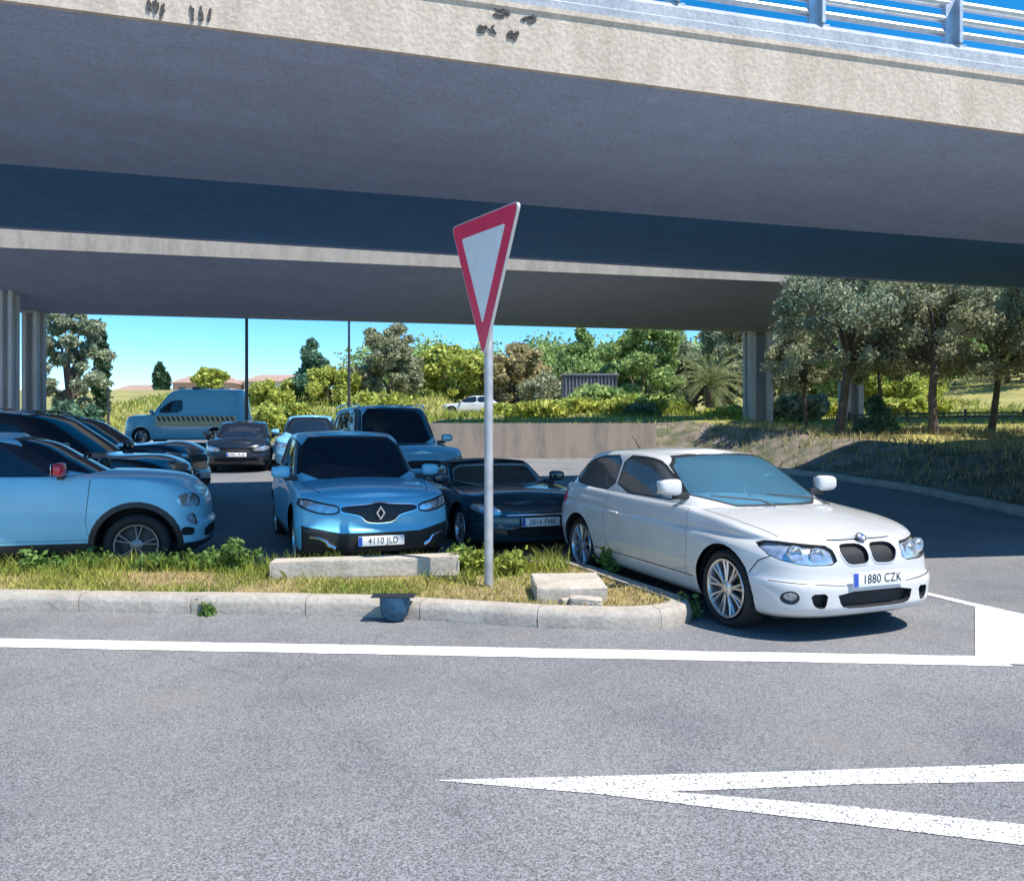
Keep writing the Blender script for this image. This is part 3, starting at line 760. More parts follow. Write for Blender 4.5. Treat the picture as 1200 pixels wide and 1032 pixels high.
    if 'plate' in sp:
        for (px_, pz, ps, txt) in sp['plate']:
            pb = bmesh.new(); box(pb, px_ - .006, px_ + .006, -.26, .26, pz - .055, pz + .055, None, .004); po = link('number_plate', pb, MT['plate'], car)
            pb = bmesh.new(); e = px_ + ps * .0075; box(pb, min(e, e - ps * .004), max(e, e - ps * .004), -.257 if ps < 0 else -.257, -.215, pz - .052, pz + .052)
            if ps > 0:
                for v in pb.verts: v.co.y = v.co.y
            link('plate_band', pb, MT['plateblue'], po, smooth=False)
            if txt:
                cu = bpy.data.curves.new('lettering', 'FONT'); cu.body = txt; cu.size = .098; cu.align_x = 'CENTER'; cu.align_y = 'CENTER'; cu.extrude = .0008; cu.space_character = 1.08
                to = bpy.data.objects.new('lettering', cu); COL.objects.link(to); bpy.context.view_layer.update()
                dg = bpy.context.evaluated_depsgraph_get(); me = bpy.data.meshes.new_from_object(to.evaluated_get(dg)); bpy.data.objects.remove(to)
                lo = bpy.data.objects.new('lettering', me); COL.objects.link(lo); me.materials.clear(); me.materials.append(MT['ink']); lo.parent = po
                lo.rotation_euler = (pi / 2, 0, ps * pi / 2); lo.location = (px_ + ps * .0085, ps * .02, pz); lo.scale = (.86, 1, 1)
            else:
                cb = bmesh.new()
                for k in range(8):
                    if k == 4: continue
                    yy = -.185 + k * .052
                    hw_ = random.uniform(.009, .017); z_a = random.choice((.034, .034, .005)); z_b = random.choice((.034, .034, .01)); box(cb, min(px_ + ps * .004, px_ + ps * .0075), max(px_ + ps * .004, px_ + ps * .0075), yy - hw_, yy + hw_ * .3, pz - z_a, pz + z_b); box(cb, min(px_ + ps * .004, px_ + ps * .0075), max(px_ + ps * .004, px_ + ps * .0075), yy + hw_ * .3, yy + .016, pz + .006, pz + .034) if k % 3 else box(cb, min(px_ + ps * .004, px_ + ps * .0075), max(px_ + ps * .004, px_ + ps * .0075), yy + hw_ * .3, yy + .016, pz - .034, pz - .016)
                    
                link('plate_marks', cb, MT['ink'], po, smooth=False)
    return car
def lens(car, x, y, z, r, mat='lampglass', name='lamp_lens', nx=1., parent=None):
    b = bmesh.new(); lathe(b, [(r * 1.12, -.03), (r * 1.12, .004), (r, .006), (r * .92, -.01), (r * .3, -.028), (.0005, -.03)], 20, 'z')
    bmesh.ops.recalc_face_normals(b, faces=b.faces); o = link(name, b, MT[mat], parent or car); o.location = (x, y, z); o.rotation_euler = (0, pi / 2, math.atan2(y * .25, 1)); return o
# ------------------------------------------------------------------ cars
MT['reflection_brown'] = glassmat('painted_reflection_glass', (.55, .50, .46), .5)  # brownish reflection of wall and ground painted into the glass tint
PA = dict(white=paint('white_paint', (.56, .56, .555)), blue=paint('blue_paint', (.23, .55, .71), .35, 0., .5), bluecap=paint('slate_blue_paint', (.16, .54, .76), .35, 0., .5),
          teal=paint('dark_teal_paint', (.012, .035, .05), .25), black=paint('black_paint', (.010, .013, .02), .2), navy=paint('navy_paint', (.015, .035, .07), .22),
          van=paint('shade_blue_van_paint', (.13, .40, .54), .35), pale=paint('pale_blue_paint', (.22, .54, .74), .3, .1), red=paint('mirror_red', (.62, .02, .04), .3))  # van: blue of shade on a white body, put into the paint colour
SEC = [(0, 0), (.3, .27), (.6, .56), (.78, .75), (.88, .88), (.94, 1.0), (.98, 1.14), (1, 1.32)]
RINGS = [(0, .91, -.09, .08), (.06, .96, -.02, .02), (.2, .985, 0, 0), (.44, 1.0, .01, 0), (.52, 1., -.025, 0), (.7, .992, -.035, .02), (.86, .980, -.055, .04), (.94, .966, -.085, .06), (.98, .952, -.12, .08), (1., .935, -.17, .10)]
# --- white three-door hatchback, nearest
white = dict(paint=PA['white'], nose=.75, tail=-3.49, hw=.868, wb=2.66, wheel_r=.318, arch_r=.362, rim_r=.236, fine=1.5, Lf=.84, nf=3.6, Lr=.7, nr=3.2, flare=.022, crease=(.755, .022),
    shoulder=[(.75, .70), (.6, .738), (.3, .805), (0, .855), (-.4, .90), (-.7, .925), (-1.5, .945), (-2.5, .975), (-3.2, .99), (-3.49, .95)],
    bottom=[(.75, .185), (.4, .17), (-.4, .185), (-2.2, .2), (-3.1, .22), (-3.49, .32)], crown=[(.75, .035), (.3, .055), (-.5, .06), (-3.4, .03)],
    rings=[(0, .90, -.09, .08), (.06, .95, -.015, .02), (.2, .978, 0.01, 0), (.40, 1.0, 0.01, 0), (.47, .999, .005, 0), (.53, .997, -.03, 0), (.76, .995, -.045, .02), (.80, .985, -.05, .03), (.88, .960, -.065, .05), (.94, .944, -.09, .06), (.98, .93, -.125, .075), (1., .912, -.17, .10)],
    green=dict(xf=-.22, xr=-3.42, xft=-1.12, xrt=-3.02, wb=.795, wt=.62, Lf=.55, nf=2.5, Lr=.5, nr=2.7, taper=.08, crown=.035, sec=SEC, roof=[(-.8, 1.37), (-1.2, 1.41), (-1.9, 1.425), (-2.6, 1.405), (-3.1, 1.36), (-3.4, 1.3)]),
    features=[
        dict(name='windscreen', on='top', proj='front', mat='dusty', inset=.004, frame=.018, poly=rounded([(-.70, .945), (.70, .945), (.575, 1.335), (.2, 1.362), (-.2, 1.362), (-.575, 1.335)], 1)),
        dict(name='rear_window', on='top', proj='rear', mat='glass', inset=.004, poly=rounded([(-.56, 1.05), (.56, 1.05), (.48, 1.31), (-.48, 1.31)], 2)),
        dict(name='side_window', on='top', proj='side', mat='clear', inset=.004, frame=.016, poly=rounded([(-.68, .965), (-.98, 1.14), (-1.26, 1.285), (-1.46, 1.325), (-1.93, 1.338), (-1.93, .985)], 1)),
        dict(name='side_window', on='top', proj='side', mat='clear', inset=.004, frame=.016, poly=rounded([(-2.0, .988), (-2.0, 1.335), (-2.5, 1.315), (-2.8, 1.225), (-2.97, 1.10), (-2.90, 1.025), (-2.6, 1.0)], 1)),
        dict(name='door', proj='side', mat='paint', poly=[(-.52, .36), (-.50, .60), (-.58, .98), (-2.02, .98), (-2.06, .8), (-2.0, .45), (-1.93, .36)]),
        dict(name='headlight', proj='front', mat='lamp', inset=.025, frame=.006, frame_name='headlight_seal', rim='black', mirror=True, poly=rounded([(.325, .585), (.345, .712), (.50, .725), (.73, .75), (.795, .72), (.77, .635), (.60, .585)], 1)),
        dict(name='grille', proj='front', mat='dark', inset=.03, frame=.012, frame_name='grille_surround', frame_mat='signback', frame_in=-.004, mirror=True, poly=rounded([(.018, .582), (.018, .722), (.25, .725), (.285, .67), (.24, .59), (.18, .574)], 2)),
        dict(name='air_intake', proj='front', mat='dark', inset=.05, rim='black', poly=rounded([(-.34, .275), (-.375, .385), (.375, .385), (.34, .275), (.25, .255), (-.25, .255)], 1)),
        dict(name='side_intake', proj='front', mat='dark', inset=.05, rim='black', mirror=True, poly=rounded([(.47, .27), (.45, .38), (.585, .375), (.56, .29), (.52, .265)], 1)),
        dict(name='fog_light', proj='front', mat='lamp', inset=.03, rim='black', mirror=True, frame=.012, frame_name='fog_light_ring', poly=circle(.705, .345, .04, 16)),
        dict(name='sill_panel', proj='side', mat='paint', poly=[(-.42, .16), (-.42, .335), (-2.28, .335), (-2.28, .16)]),
        dict(name='tail_light', proj='rear', mat='red', inset=.005, mirror=True, poly=rounded([(.52, .72), (.52, .88), (.86, .92), (.86, .74)], 1)),
    ],
    gaps=[dict(proj='side', line=[(-.52, .355), (-.50, .60), (-.57, .93)]), dict(proj='side', line=[(-2.02, .985), (-2.06, .8), (-2.0, .45), (-1.93, .355)]), dict(proj='side', line=[(-.42, .345), (-2.28, .345)]),
          dict(proj='top', line=[(.42, .66), (.1, .715), (-.42, .73)], mirror=True), dict(proj='side', line=[(.50, .655), (.40, .60), (.33, .50)]), dict(proj='front', line=[(-.80, .462), (-.3, .43)], w=.006), dict(proj='front', line=[(.3, .43), (.80, .462)], w=.006), dict(proj='front', line=[(-.31, .752), (-.2, .748), (.2, .748), (.31, .752)])],
    seats=(-1.55, -2.5), wheel_x=-.98, seat_h=.14, mirror=(-.73, .775, 1.09), handles=[(-1.83, .76, .2)], handle_y=1.0, plate=[(.785, .475, 1, '1880 CZK')])
MT['red'] = MT['red']
TH = .368
car = make_car('white_hatchback', 'white three-door hatchback parked beside the kerb tip, in sunshine', 'car', white, (2.52, 6.585, 0), TH, 'cars parked around the flyover')
for s in (1, -1):
    hl = [o for o in car.children if o.name.startswith('headlight') and sum(v.co.y for v in o.data.vertices) * s > 0]
    for (x, y, z) in ((.640, .47, .650), (.585, .63, .668)): lens(car, x, y * s, z, .052, 'lamp', parent=hl[0] if hl else None)
def roundel(car, x, y, z, r, tilt):
    root = bmesh.new(); lathe(root, [(r, -.004), (r, .003), (r * .72, .004), (r * .72, .002)], 24, 'z'); bmesh.ops.recalc_face_normals(root, faces=root.faces)
    o = link('badge', root, MT['dkmetal'], car); o.location = (x, y, z); o.rotation_euler = (0, tilt, 0)
    for k in range(4):
        q = bmesh.new(); c0 = q.verts.new((0, 0, .0035)); a = [q.verts.new((r * .7 * cos(t), r * .7 * sin(t), .0035)) for t in np.linspace(k * pi / 2, (k + 1) * pi / 2, 7)]
        for i in range(6): q.faces.new((c0, a[i], a[i + 1]))
        link('badge_quarter', q, MT['plateblue'] if k % 2 else MT['plate'], o, smooth=False)
roundel(car, .605, 0, .768, .041, radians(42))
def wipers(car, x0, z0, y1, rise=.09):
    for yy in (.42, -.18):
        b = bmesh.new(); tube(b, [(x0 + .05, yy, z0 - .02), (x0 - .02, yy - .1, z0 + .03), (x0 - .16, yy - .52, z0 + rise)], [.009, .008, .006], 6); link('wiper', b, MT['black'], car)
wipers(car, -.22, .965, 0, .07)
b = bmesh.new(); box(b, -1.13, -1.10, -.11, .11, 1.26, 1.32, None, .012); link('rear_view_mirror', b, MT['black'], car)
b = bmesh.new(); tube(b, [(-2.75, 0, 1.39), (-2.95, 0, 1.55)], [.006, .003], 6); link('aerial', b, MT['black'], car)
# --- blue crossover seen from the side, left
cross = dict(paint=PA['blue'], nose=.70, tail=-3.40, hw=.90, wb=2.57, wheel_r=.345, arch_r=.42, rim_r=.23, rim='five', rimmat=MT['darkrim'], fine=1.25, plain_mirror=1, Lf=.62, nf=2.9, Lr=.7, nr=3., flare=.025, cladding=.06,
    shoulder=[(.70, .86), (.58, .93), (.3, 1.03), (-.2, 1.085), (-.6, 1.10), (-1.5, 1.11), (-2.6, 1.13), (-3.40, 1.10)], bottom=[(.76, .26), (.4, .22), (-.4, .24), (-2.2, .24), (-3.0, .26), (-3.38, .38)],
    crown=[(.76, .05), (.3, .08), (-.5, .07), (-3.3, .03)], rings=RINGS,
    green=dict(xf=-.38, xr=-3.3, xft=-1.12, xrt=-2.85, wb=.83, wt=.655, Lf=.6, nf=2.6, Lr=.5, nr=2.8, taper=.06, crown=.04, sec=SEC, roof=[(-.8, 1.52), (-1.3, 1.58), (-1.9, 1.60), (-2.6, 1.575), (-3.3, 1.5)]),
    features=[
        dict(name='windscreen', on='top', proj='front', mat='glass', inset=.004, frame=.018, poly=rounded([(-.69, 1.10), (.69, 1.10), (.59, 1.50), (.2, 1.52), (-.2, 1.52), (-.59, 1.50)], 1)),
        dict(name='side_window', on='top', proj='side', mat='glass', inset=.004, frame=.018, poly=rounded([(-.66, 1.10), (-1.0, 1.33), (-1.3, 1.46), (-1.75, 1.495), (-1.8, 1.495), (-1.8, 1.10)], 1)),
        dict(name='side_window', on='top', proj='side', mat='glass', inset=.004, frame=.018, poly=rounded([(-1.87, 1.10), (-1.87, 1.495), (-2.5, 1.46), (-2.85, 1.3), (-2.8, 1.14)], 1)),
        dict(name='sill_cladding', proj='side', mat='black', poly=[(-.36, .15), (-.36, .385), (-2.2, .385), (-2.2, .15)]),
        dict(name='door', proj='side', mat='paint', poly=[(-.46, .42), (-.50, .60), (-.46, 1.12), (-1.8, 1.12), (-1.86, .9), (-1.8, .42)]),
        dict(name='headlight', proj='front', mat='lamp', inset=.015, rim='black', mirror=True, poly=rounded([(.50, .76), (.48, .84), (.58, .90), (.78, .89), (.83, .82), (.78, .75), (.6, .73)], 1)),
        dict(name='fog_light', proj='front', mat='lamp', inset=.02, rim='black', mirror=True, poly=circle(.70, .60, .07, 16)),
        dict(name='air_intake', proj='front', mat='dark', inset=.04, poly=rounded([(-.5, .36), (-.5, .5), (.5, .5), (.5, .36)], 1)),
        dict(name='bumper_trim', proj='front', mat='black', poly=[(-.8, .2), (-.8, .34), (.8, .34), (.8, .2)]),
        dict(name='corner_vent', proj='front', mat='dark', inset=.02, rim='chrome', mirror=True, poly=rounded([(.70, .42), (.70, .50), (.83, .53), (.83, .43)], 1)),
    ],
    gaps=[dict(proj='side', line=[(-.46, .42), (-.50, .60), (-.46, 1.07)]), dict(proj='side', line=[(-1.8, .42), (-1.86, .9), (-1.8, 1.1)]), dict(proj='top', line=[(.5, .62), (.1, .73), (-.42, .745)], mirror=True), dict(proj='side', line=[(-.46, .42), (-1.8, .42)])],
    seats=(-1.5, -2.4), wheel_x=-.85, mirror=(-.74, .86, 1.19), mirror_mat=PA['red'], handles=[(-1.65, .97, .2)], handle_y=.985)
make_car('blue_crossover', 'bright blue crossover with red door mirrors, parked at the left edge', 'car', cross, (-4.38, 9.33, 0), pi / 2 + radians(15), 'cars parked around the flyover')
# --- blue crossover facing us
face = dict(paint=PA['bluecap'], nose=.84, tail=-3.28, hw=.885, wb=2.61, wheel_r=.335, arch_r=.385, rim_r=.22, rim='five', fine=1.3, Lf=.6, nf=3.3, Lr=.7, nr=3., flare=.025, cladding=.03,
    shoulder=[(.84, .77), (.7, .825), (.3, .885), (-.2, .935), (-.6, .97), (-1.5, 1.01), (-2.6, 1.05), (-3.28, 1.03)], bottom=[(.84, .22), (.4, .2), (-.4, .22), (-2.2, .23), (-2.9, .25), (-3.28, .36)],
    crown=[(.84, .04), (.3, .07), (-.5, .06), (-3.2, .03)], rings=RINGS,
    green=dict(xf=-.30, xr=-3.2, xft=-1.12, xrt=-2.8, wb=.83, wt=.665, Lf=.5, nf=2.9, Lr=.5, nr=2.8, taper=.06, crown=.04, sec=SEC, roof=[(-.8, 1.51), (-1.3, 1.575), (-1.9, 1.60), (-2.6, 1.57), (-3.2, 1.49)]),
    features=[
        dict(name='windscreen', on='top', proj='front', mat='glass', inset=.004, frame=.018, poly=rounded([(-.735, .975), (.735, .975), (.615, 1.49), (.2, 1.51), (-.2, 1.51), (-.615, 1.49)], 1)),
        dict(name='side_window', on='top', proj='side', mat='glass', inset=.004, frame=.018, poly=rounded([(-.60, 1.0), (-.95, 1.27), (-1.25, 1.44), (-1.75, 1.485), (-1.8, 1.485), (-1.8, 1.03)], 1)),
        dict(name='side_window', on='top', proj='side', mat='glass', inset=.004, frame=.018, poly=rounded([(-1.87, 1.04), (-1.87, 1.485), (-2.4, 1.45), (-2.8, 1.27), (-2.75, 1.12)], 1)),
        dict(name='headlight', proj='front', mat='lamp', inset=.015, frame=.02, frame_name='headlight_housing', mirror=True, poly=rounded([(.46, .685), (.47, .738), (.62, .768), (.83, .82), (.86, .75), (.70, .69), (.56, .67)], 1)),
        dict(name='grille', proj='front', mat='black', inset=.015, frame=.010, frame_name='grille_surround', frame_mat='chrome', frame_in=-.004, poly=rounded([(-.43, .74), (-.13, .755), (0, .775), (.13, .755), (.43, .74), (.43, .685), (.22, .64), (.15, .565), (0, .55), (-.15, .565), (-.22, .64), (-.43, .685)], 1)),
        dict(name='lower_bumper', proj='front', mat='black', inset=.006, poly=[(-.83, .15), (-.845, .53), (-.66, .50), (-.45, .455), (-.2, .45), (.2, .45), (.45, .455), (.66, .50), (.845, .53), (.83, .15)]),
        dict(name='sill_cladding', proj='side', mat='black', poly=[(-.38, .15), (-.38, .36), (-2.22, .36), (-2.22, .15)]),
        dict(name='door', proj='side', mat='paint', poly=[(-.46, .38), (-.50, .60), (-.46, 1.08), (-1.8, 1.08), (-1.86, .9), (-1.8, .38)]),
    ],
    gaps=[dict(proj='side', line=[(-.46, .39), (-.50, .60), (-.46, 1.05)]), dict(proj='side', line=[(-1.8, .39), (-1.86, .9), (-1.8, 1.07)]), dict(proj='top', line=[(.5, .62), (.1, .72), (-.36, .735)], mirror=True)],
    seats=(-1.5, -2.4), wheel_x=-.85, mirror=(-.55, .84, 1.08), handles=[(-1.65, .9, .2)], plate=[(.868, .36, 1, '4110 JLD')])
nose = Vector((-1.42, 8.72))
def from_nose(nx, ny, over, th): return (nx - over * sin(th), ny + over * cos(th))
x_, y_ = from_nose(-1.47, 8.62, .84, .38)
car = make_car('blue_compact_suv', 'mid blue small SUV facing the road behind the long kerb stone', 'car', face, (x_, y_, .02), .38, 'cars parked around the flyover')
# diamond badge, three strips of lamp detail
b = bmesh.new()
o_ = [(0, .085), (.055, 0), (0, -.085), (-.055, 0)]; i_ = [(0, .05), (.03, 0), (0, -.05), (-.03, 0)]
vo = [[b.verts.new((xx, y * k, z * k)) for (y, z) in pl] for pl, xx, k in ((o_, 0, 1), (o_, .012, .94), (i_, .012, 1.06), (i_, 0, 1))]
for r0, r1 in zip(vo, vo[1:]):
    for k in range(4): b.faces.new((r0[k], r0[(k + 1) % 4], r1[(k + 1) % 4], r1[k]))
bmesh.ops.recalc_face_normals(b, faces=b.faces); o = link('badge', b, MT['chrome'], car, smooth=False); o.location = (.822, 0, .665)
for s in (1, -1):
    b = bmesh.new(); tube(b, [(.815, s * .50, .29), (.805, s * .575, .33), (.79, s * .60, .37), (.755, s * .67, .40), (.69, s * .76, .41)], [.022, .024, .02, .018, .014], 8); link('daytime_lamp', b, MT['chrome'], car)
# --- dark open-top car between
road_ = dict(paint=PA['teal'], nose=.80, tail=-3.2, hw=.86, wb=2.45, wheel_r=.31, arch_r=.35, rim='five', fine=1.1, Lf=.8, nf=2.7, Lr=.7, nr=3., flare=.03,
    shoulder=[(.80, .60), (.6, .66), (.3, .74), (-.2, .79), (-.7, .82), (-1.5, .84), (-2.6, .88), (-3.2, .84)], bottom=[(.80, .18), (.4, .16), (-.4, .16), (-2.2, .17), (-2.9, .2), (-3.2, .3)],
    crown=[(.80, .04), (.3, .06), (-.6, .05), (-3.2, .04)], rings=RINGS, roof_paint=MT['black'], green=dict(xf=-.35, xr=-2.75, xft=-1.0, xrt=-2.0, wb=.77, wt=.63, Lf=.5, nf=2.9, Lr=.6, nr=2.6, taper=.05, crown=.03, sec=SEC, roof=[(-.7, 1.12), (-1.1, 1.16), (-1.6, 1.175), (-2.2, 1.13), (-2.75, 1.02)]),
    features=[dict(name='windscreen', on='top', proj='front', mat='reflection_brown', inset=.004, frame=.014, frame_name='windscreen_frame', frame_mat='steel', poly=rounded([(-.69, .845), (.69, .845), (.60, 1.075), (.2, 1.09), (-.2, 1.09), (-.60, 1.075)], 1)),
        dict(name='side_window', on='top', proj='side', mat='glass', inset=.004, frame=.014, poly=rounded([(-.62, .86), (-.85, .98), (-1.12, 1.075), (-1.7, 1.08), (-1.75, .88)], 1)),
        dict(name='headlight', proj='front', mat='lamp', inset=.015, rim='black', mirror=True, poly=rounded([(.48, .53), (.50, .62), (.66, .67), (.80, .66), (.80, .58), (.65, .53)], 1)),
        dict(name='air_intake', proj='front', mat='dark', inset=.04, rim='black', poly=rounded([(-.40, .24), (-.46, .37), (.46, .37), (.40, .24)], 1)),
        dict(name='door', proj='side', mat='paint', poly=[(-.55, .30), (-.55, .84), (-1.7, .86), (-1.75, .3)])],
    gaps=[dict(proj='side', line=[(-.55, .3), (-.55, .8)]), dict(proj='side', line=[(-1.7, .83), (-1.75, .3)]), dict(proj='top', line=[(.45, .55), (.1, .64), (-.5, .68)], mirror=True), dict(proj='front', line=[(-.5, .505), (.5, .505)])],
    seats=(-1.6,), two_seats=True, wheel_x=-.95, seat_h=.03, mirror=(-.72, .78, .93), plate=[(.825, .44, 1, '2816 FHK')])
x_, y_ = from_nose(.36, 9.75, .80, .36)
car = make_car('dark_coupe', 'low dark teal two-door car parked nose-out behind the sign post', 'car', road_, (x_, y_, .02), .36, 'cars parked around the flyover')
b = bmesh.new(); tube(b, [(.72, -.42, .52), (.80, 0, .525), (.72, .42, .52)], .012, 6); link('grille_trim', b, MT['chrome'], car)
# --- generic saloons and estates for the rows behind
def spec(h=1.75, L=4.5, wb=2.65, hw=.91, belt=1.05, hood=.95, over=.88, paint_=None, rake=.75, rear=.45, fine=.85, wr=.345, roofrail=False, plate=None, roofend=None, cab=-.38, boot=.0, glass='glass'):
    xr = over - L; zr_ = h
    gx0 = xr + .08 + boot
    s = dict(paint=paint_, nose=over, tail=xr, hw=hw, wb=wb, wheel_r=wr, arch_r=wr + .05, rim='five', fine=fine, Lf=.75, nf=2.8, Lr=.7, nr=3.2, flare=.02,
        shoulder=[(over, hood - .17), (over - .16, hood - .09), (over - .5, hood), (cab + .1, belt - .05), (cab - .3, belt), (-1.5, belt + .01), (xr + .5, belt + .03), (xr, belt - .02)],
        bottom=[(over, .24), (over - .4, .21), (-.4, .22), (-wb + .4, .22), (xr + .3, .25), (xr, .36)], crown=[(over, .04), (over - .5, .07), (cab, .06), (xr, .03)], rings=RINGS,
        green=dict(xf=cab, xr=gx0, xft=cab - rake, xrt=gx0 + rear, wb=hw - .07, wt=hw - .24, Lf=.6, nf=2.7, Lr=.5, nr=3., taper=.05, crown=.045, sec=SEC, roof=[(cab - rake + .3, h - .06), (cab - rake - .2, h - .015), (-1.9, h), (gx0 + rear + .2, h - .02), (gx0, h - .09)]),
        features=[
            dict(name='windscreen', on='top', proj='front', mat=glass, inset=.004, frame=.018, poly=rounded([(-hw + .19, belt + .02), (hw - .19, belt + .02), (hw - .31, h - .115), (.2, h - .09), (-.2, h - .09), (-hw + .31, h - .115)], 1)),
            dict(name='side_window', on='top', proj='side', mat=glass, inset=.004, frame=.016, poly=rounded([(cab - .3, belt + .025), (cab - .3 - rake * .5, (belt + h) / 2 + .03), (cab - rake - .25, h - .125), (cab - rake - .65, h - .105), (cab - rake - .65, belt + .025)], 1)),
            dict(name='side_window', on='top', proj='side', mat=glass, inset=.004, frame=.016, poly=rounded([(cab - rake - .73, belt + .025), (cab - rake - .73, h - .105), (gx0 + rear + .1, h - .125), (gx0 + .35, belt + .2), (gx0 + .38, belt + .05)], 1)),
            dict(name='headlight', proj='front', mat='lamp', inset=.012, rim='black', mirror=True, poly=rounded([(.42, hood - .28), (.44, hood - .19), (.8, hood - .12), (.86, hood - .19), (.7, hood - .28)], 1)),
            dict(name='grille', proj='front', mat='dark', inset=.02, rim='chrome', poly=rounded([(-.36, hood - .34), (-.38, hood - .2), (.38, hood - .2), (.36, hood - .34)], 1)),
            dict(name='air_intake', proj='front', mat='dark', inset=.03, poly=rounded([(-.55, .30), (-.58, .42), (.58, .42), (.55, .30)], 1)),
            dict(name='door', proj='side', mat='paint', poly=[(-.5, .36), (-.5, belt + .02), (-1.65, belt + .02), (-1.65, .36)]),
            dict(name='rear_window', on='top', proj='rear', mat='glass', inset=.004, poly=rounded([(-hw + .24, belt + .06), (hw - .24, belt + .06), (hw - .33, h - .12), (-hw + .33, h - .12)], 1)),
        ],
        gaps=[dict(proj='side', line=[(-.5, .36), (-.5, belt)]), dict(proj='side', line=[(-1.65, .36), (-1.65, belt)])],
        seats=(-1.5, -2.4), wheel_x=cab - .55, mirror=(cab - .3, hw - .05, belt + .11), handles=[(-1.5, belt - .12, .2)], plate=[(over + .028, .5, 1, None)] if plate is None else plate)
    return s
def rails(car, sp_, h, x0, x1, y):
    for s in (1, -1):
        b = bmesh.new(); tube(b, [(x0, s * y, h - .06), (x0 - .12, s * y, h + .01), ((x0 + x1) / 2, s * y, h + .035), (x1 + .12, s * y, h + .01), (x1, s * y, h - .06)], .018, 6); link('roof_rail', b, MT['chrome'], car)
GRP = 'cars parked around the flyover'
car = make_car('black_minivan', 'tall black people carrier parked directly behind the blue crossover', 'car', spec(1.82, 4.6, 2.75, paint_=PA['black'], belt=1.12, hood=1.04, rake=.95, cab=-.25), (-5.25 - .88, 12.4, lot(12.4)), pi / 2, GRP)
rails(car, None, 1.80, -1.4, -3.2, .62)
car = make_car('black_estate', 'black SUV with a long bonnet, third in the left-hand row', 'car', spec(1.68, 4.75, 2.8, paint_=PA['navy'], belt=1.12, hood=1.10, rake=.8, cab=-.55), (-6.1 - .88, 15.2, lot(15.2)), pi / 2, GRP)
x_, y_ = from_nose(gx(277, 20.6), 20.6, .88, .25)
make_car('dark_saloon', 'small dark car facing us in front of the high-roof van', 'car', spec(1.46, 4.3, 2.6, hw=.86, paint_=PA['black'], belt=.95, hood=.88, fine=.7, rake=.7), (x_, y_, lot(20.6)), .25, GRP)
x_, y_ = from_nose(gx(499, 13.4), 13.4, .88, .45)
car = make_car('roof_rack_suv', 'boxy pale blue 4x4 with roof rails behind the mid blue small SUV', 'car', spec(1.97, 4.4, 2.65, hw=.92, paint_=PA['pale'], belt=1.20, hood=1.12, rake=.45, rear=.2, fine=.85, glass='glass'), (x_, y_, lot(13.4)), .45, GRP)
rails(car, None, 1.95, -1.1, -3.1, .66)
x_, y_ = from_nose(gx(358, 21.), 21., .88, .2)
make_car('pale_blue_hatchback', 'pale blue hatchback mostly hidden behind the small SUV, left of the 4x4', 'car', spec(1.62, 4.2, 2.55, hw=.88, paint_=PA['pale'], belt=1.0, hood=.95, fine=.6, rake=.7), (x_, y_, lot(21.)), .2, GRP)
# white cars on the road above the wall
def hz(x, y): return terrain(x, y) + .02
make_car('white_car', 'white hatchback on the road beyond the wall, nearer of two', 'car', spec(1.5, 4.3, 2.6, paint_=PA['white'], belt=.95, hood=.85, fine=.5), (gx(548, 56) - 1.1, 56, hz(gx(540, 56), 56)), -pi / 2, 'white cars on the upper road')
make_car('white_car', 'white hatchback farther up the road, its roof just right of the sign post', 'car', spec(1.5, 4.3, 2.6, paint_=PA['white'], belt=.95, hood=.85, fine=.5), (gx(606, 64) - .9, 64, hz(gx(585, 64), 64)), pi / 2, 'white cars on the upper road')
# van with a chequered band
van = spec(2.42, 5.3, 3.2, hw=.98, paint_=PA['van'], belt=1.3, hood=1.22, rake=.85, rear=.12, over=.95, cab=-.2, fine=.8, wr=.35)
van['features'] = [f for f in van['features'] if f['name'] not in ('side_window', 'rear_window', 'door')] + [
    dict(name='side_window', on='top', proj='side', mat='glass', inset=.004, poly=rounded([(-.62, 1.36), (-1.0, 1.72), (-1.3, 1.9), (-1.75, 1.93), (-1.75, 1.36)], 1)),
    dict(name='door', proj='side', mat='paint', poly=[(-.55, .4), (-.55, 1.28), (-1.8, 1.28), (-1.8, .4)])]
van['gaps'] = [dict(proj='side', line=[(-.55, .4), (-.55, 1.25)]), dict(proj='side', line=[(-1.8, .4), (-1.8, 1.28)]), dict(proj='side', line=[(-3.2, .4), (-3.2, 1.28)])]
vx = gx(140, 33.0)
car = make_car('shade_blue_van', 'high-roof van coloured shade blue, with a black and yellow chequered band along its side', 'van', van, (vx + .95, 33.9, lot(33.9)), -pi / 2, None)
MT['chq_y'] = M('band_yellow', (.48, .42, .27), .5, var=.1); 
bb = bmesh.new(); bk = bmesh.new()
for s in (1,):
    box(bb, -4.1, -.65, .992, 1.0, .78, 1.22)
    n = 16
    for k in range(n):
        x0 = -.68 - k * 3.36 / n; wd = 3.36 / n
        v = [bk.verts.new(p) for p in ((x0, 1.004, 1.2), (x0 - wd * .5, 1.004, 1.2), (x0 - wd, 1.004, 1.0), (x0 - wd * .5, 1.004, 1.0))]; bk.faces.new(v)
po = link('chequered_band', bb, MT['chq_y'], car, smooth=False); link('black_chequer', bk, MT['ink'], po, smooth=False)
b = bmesh.new(); box(b, -2.3, -2.0, -.5, .5, 2.40, 2.50, None, .02); link('roof_light_bar', b, MT['black'], car)
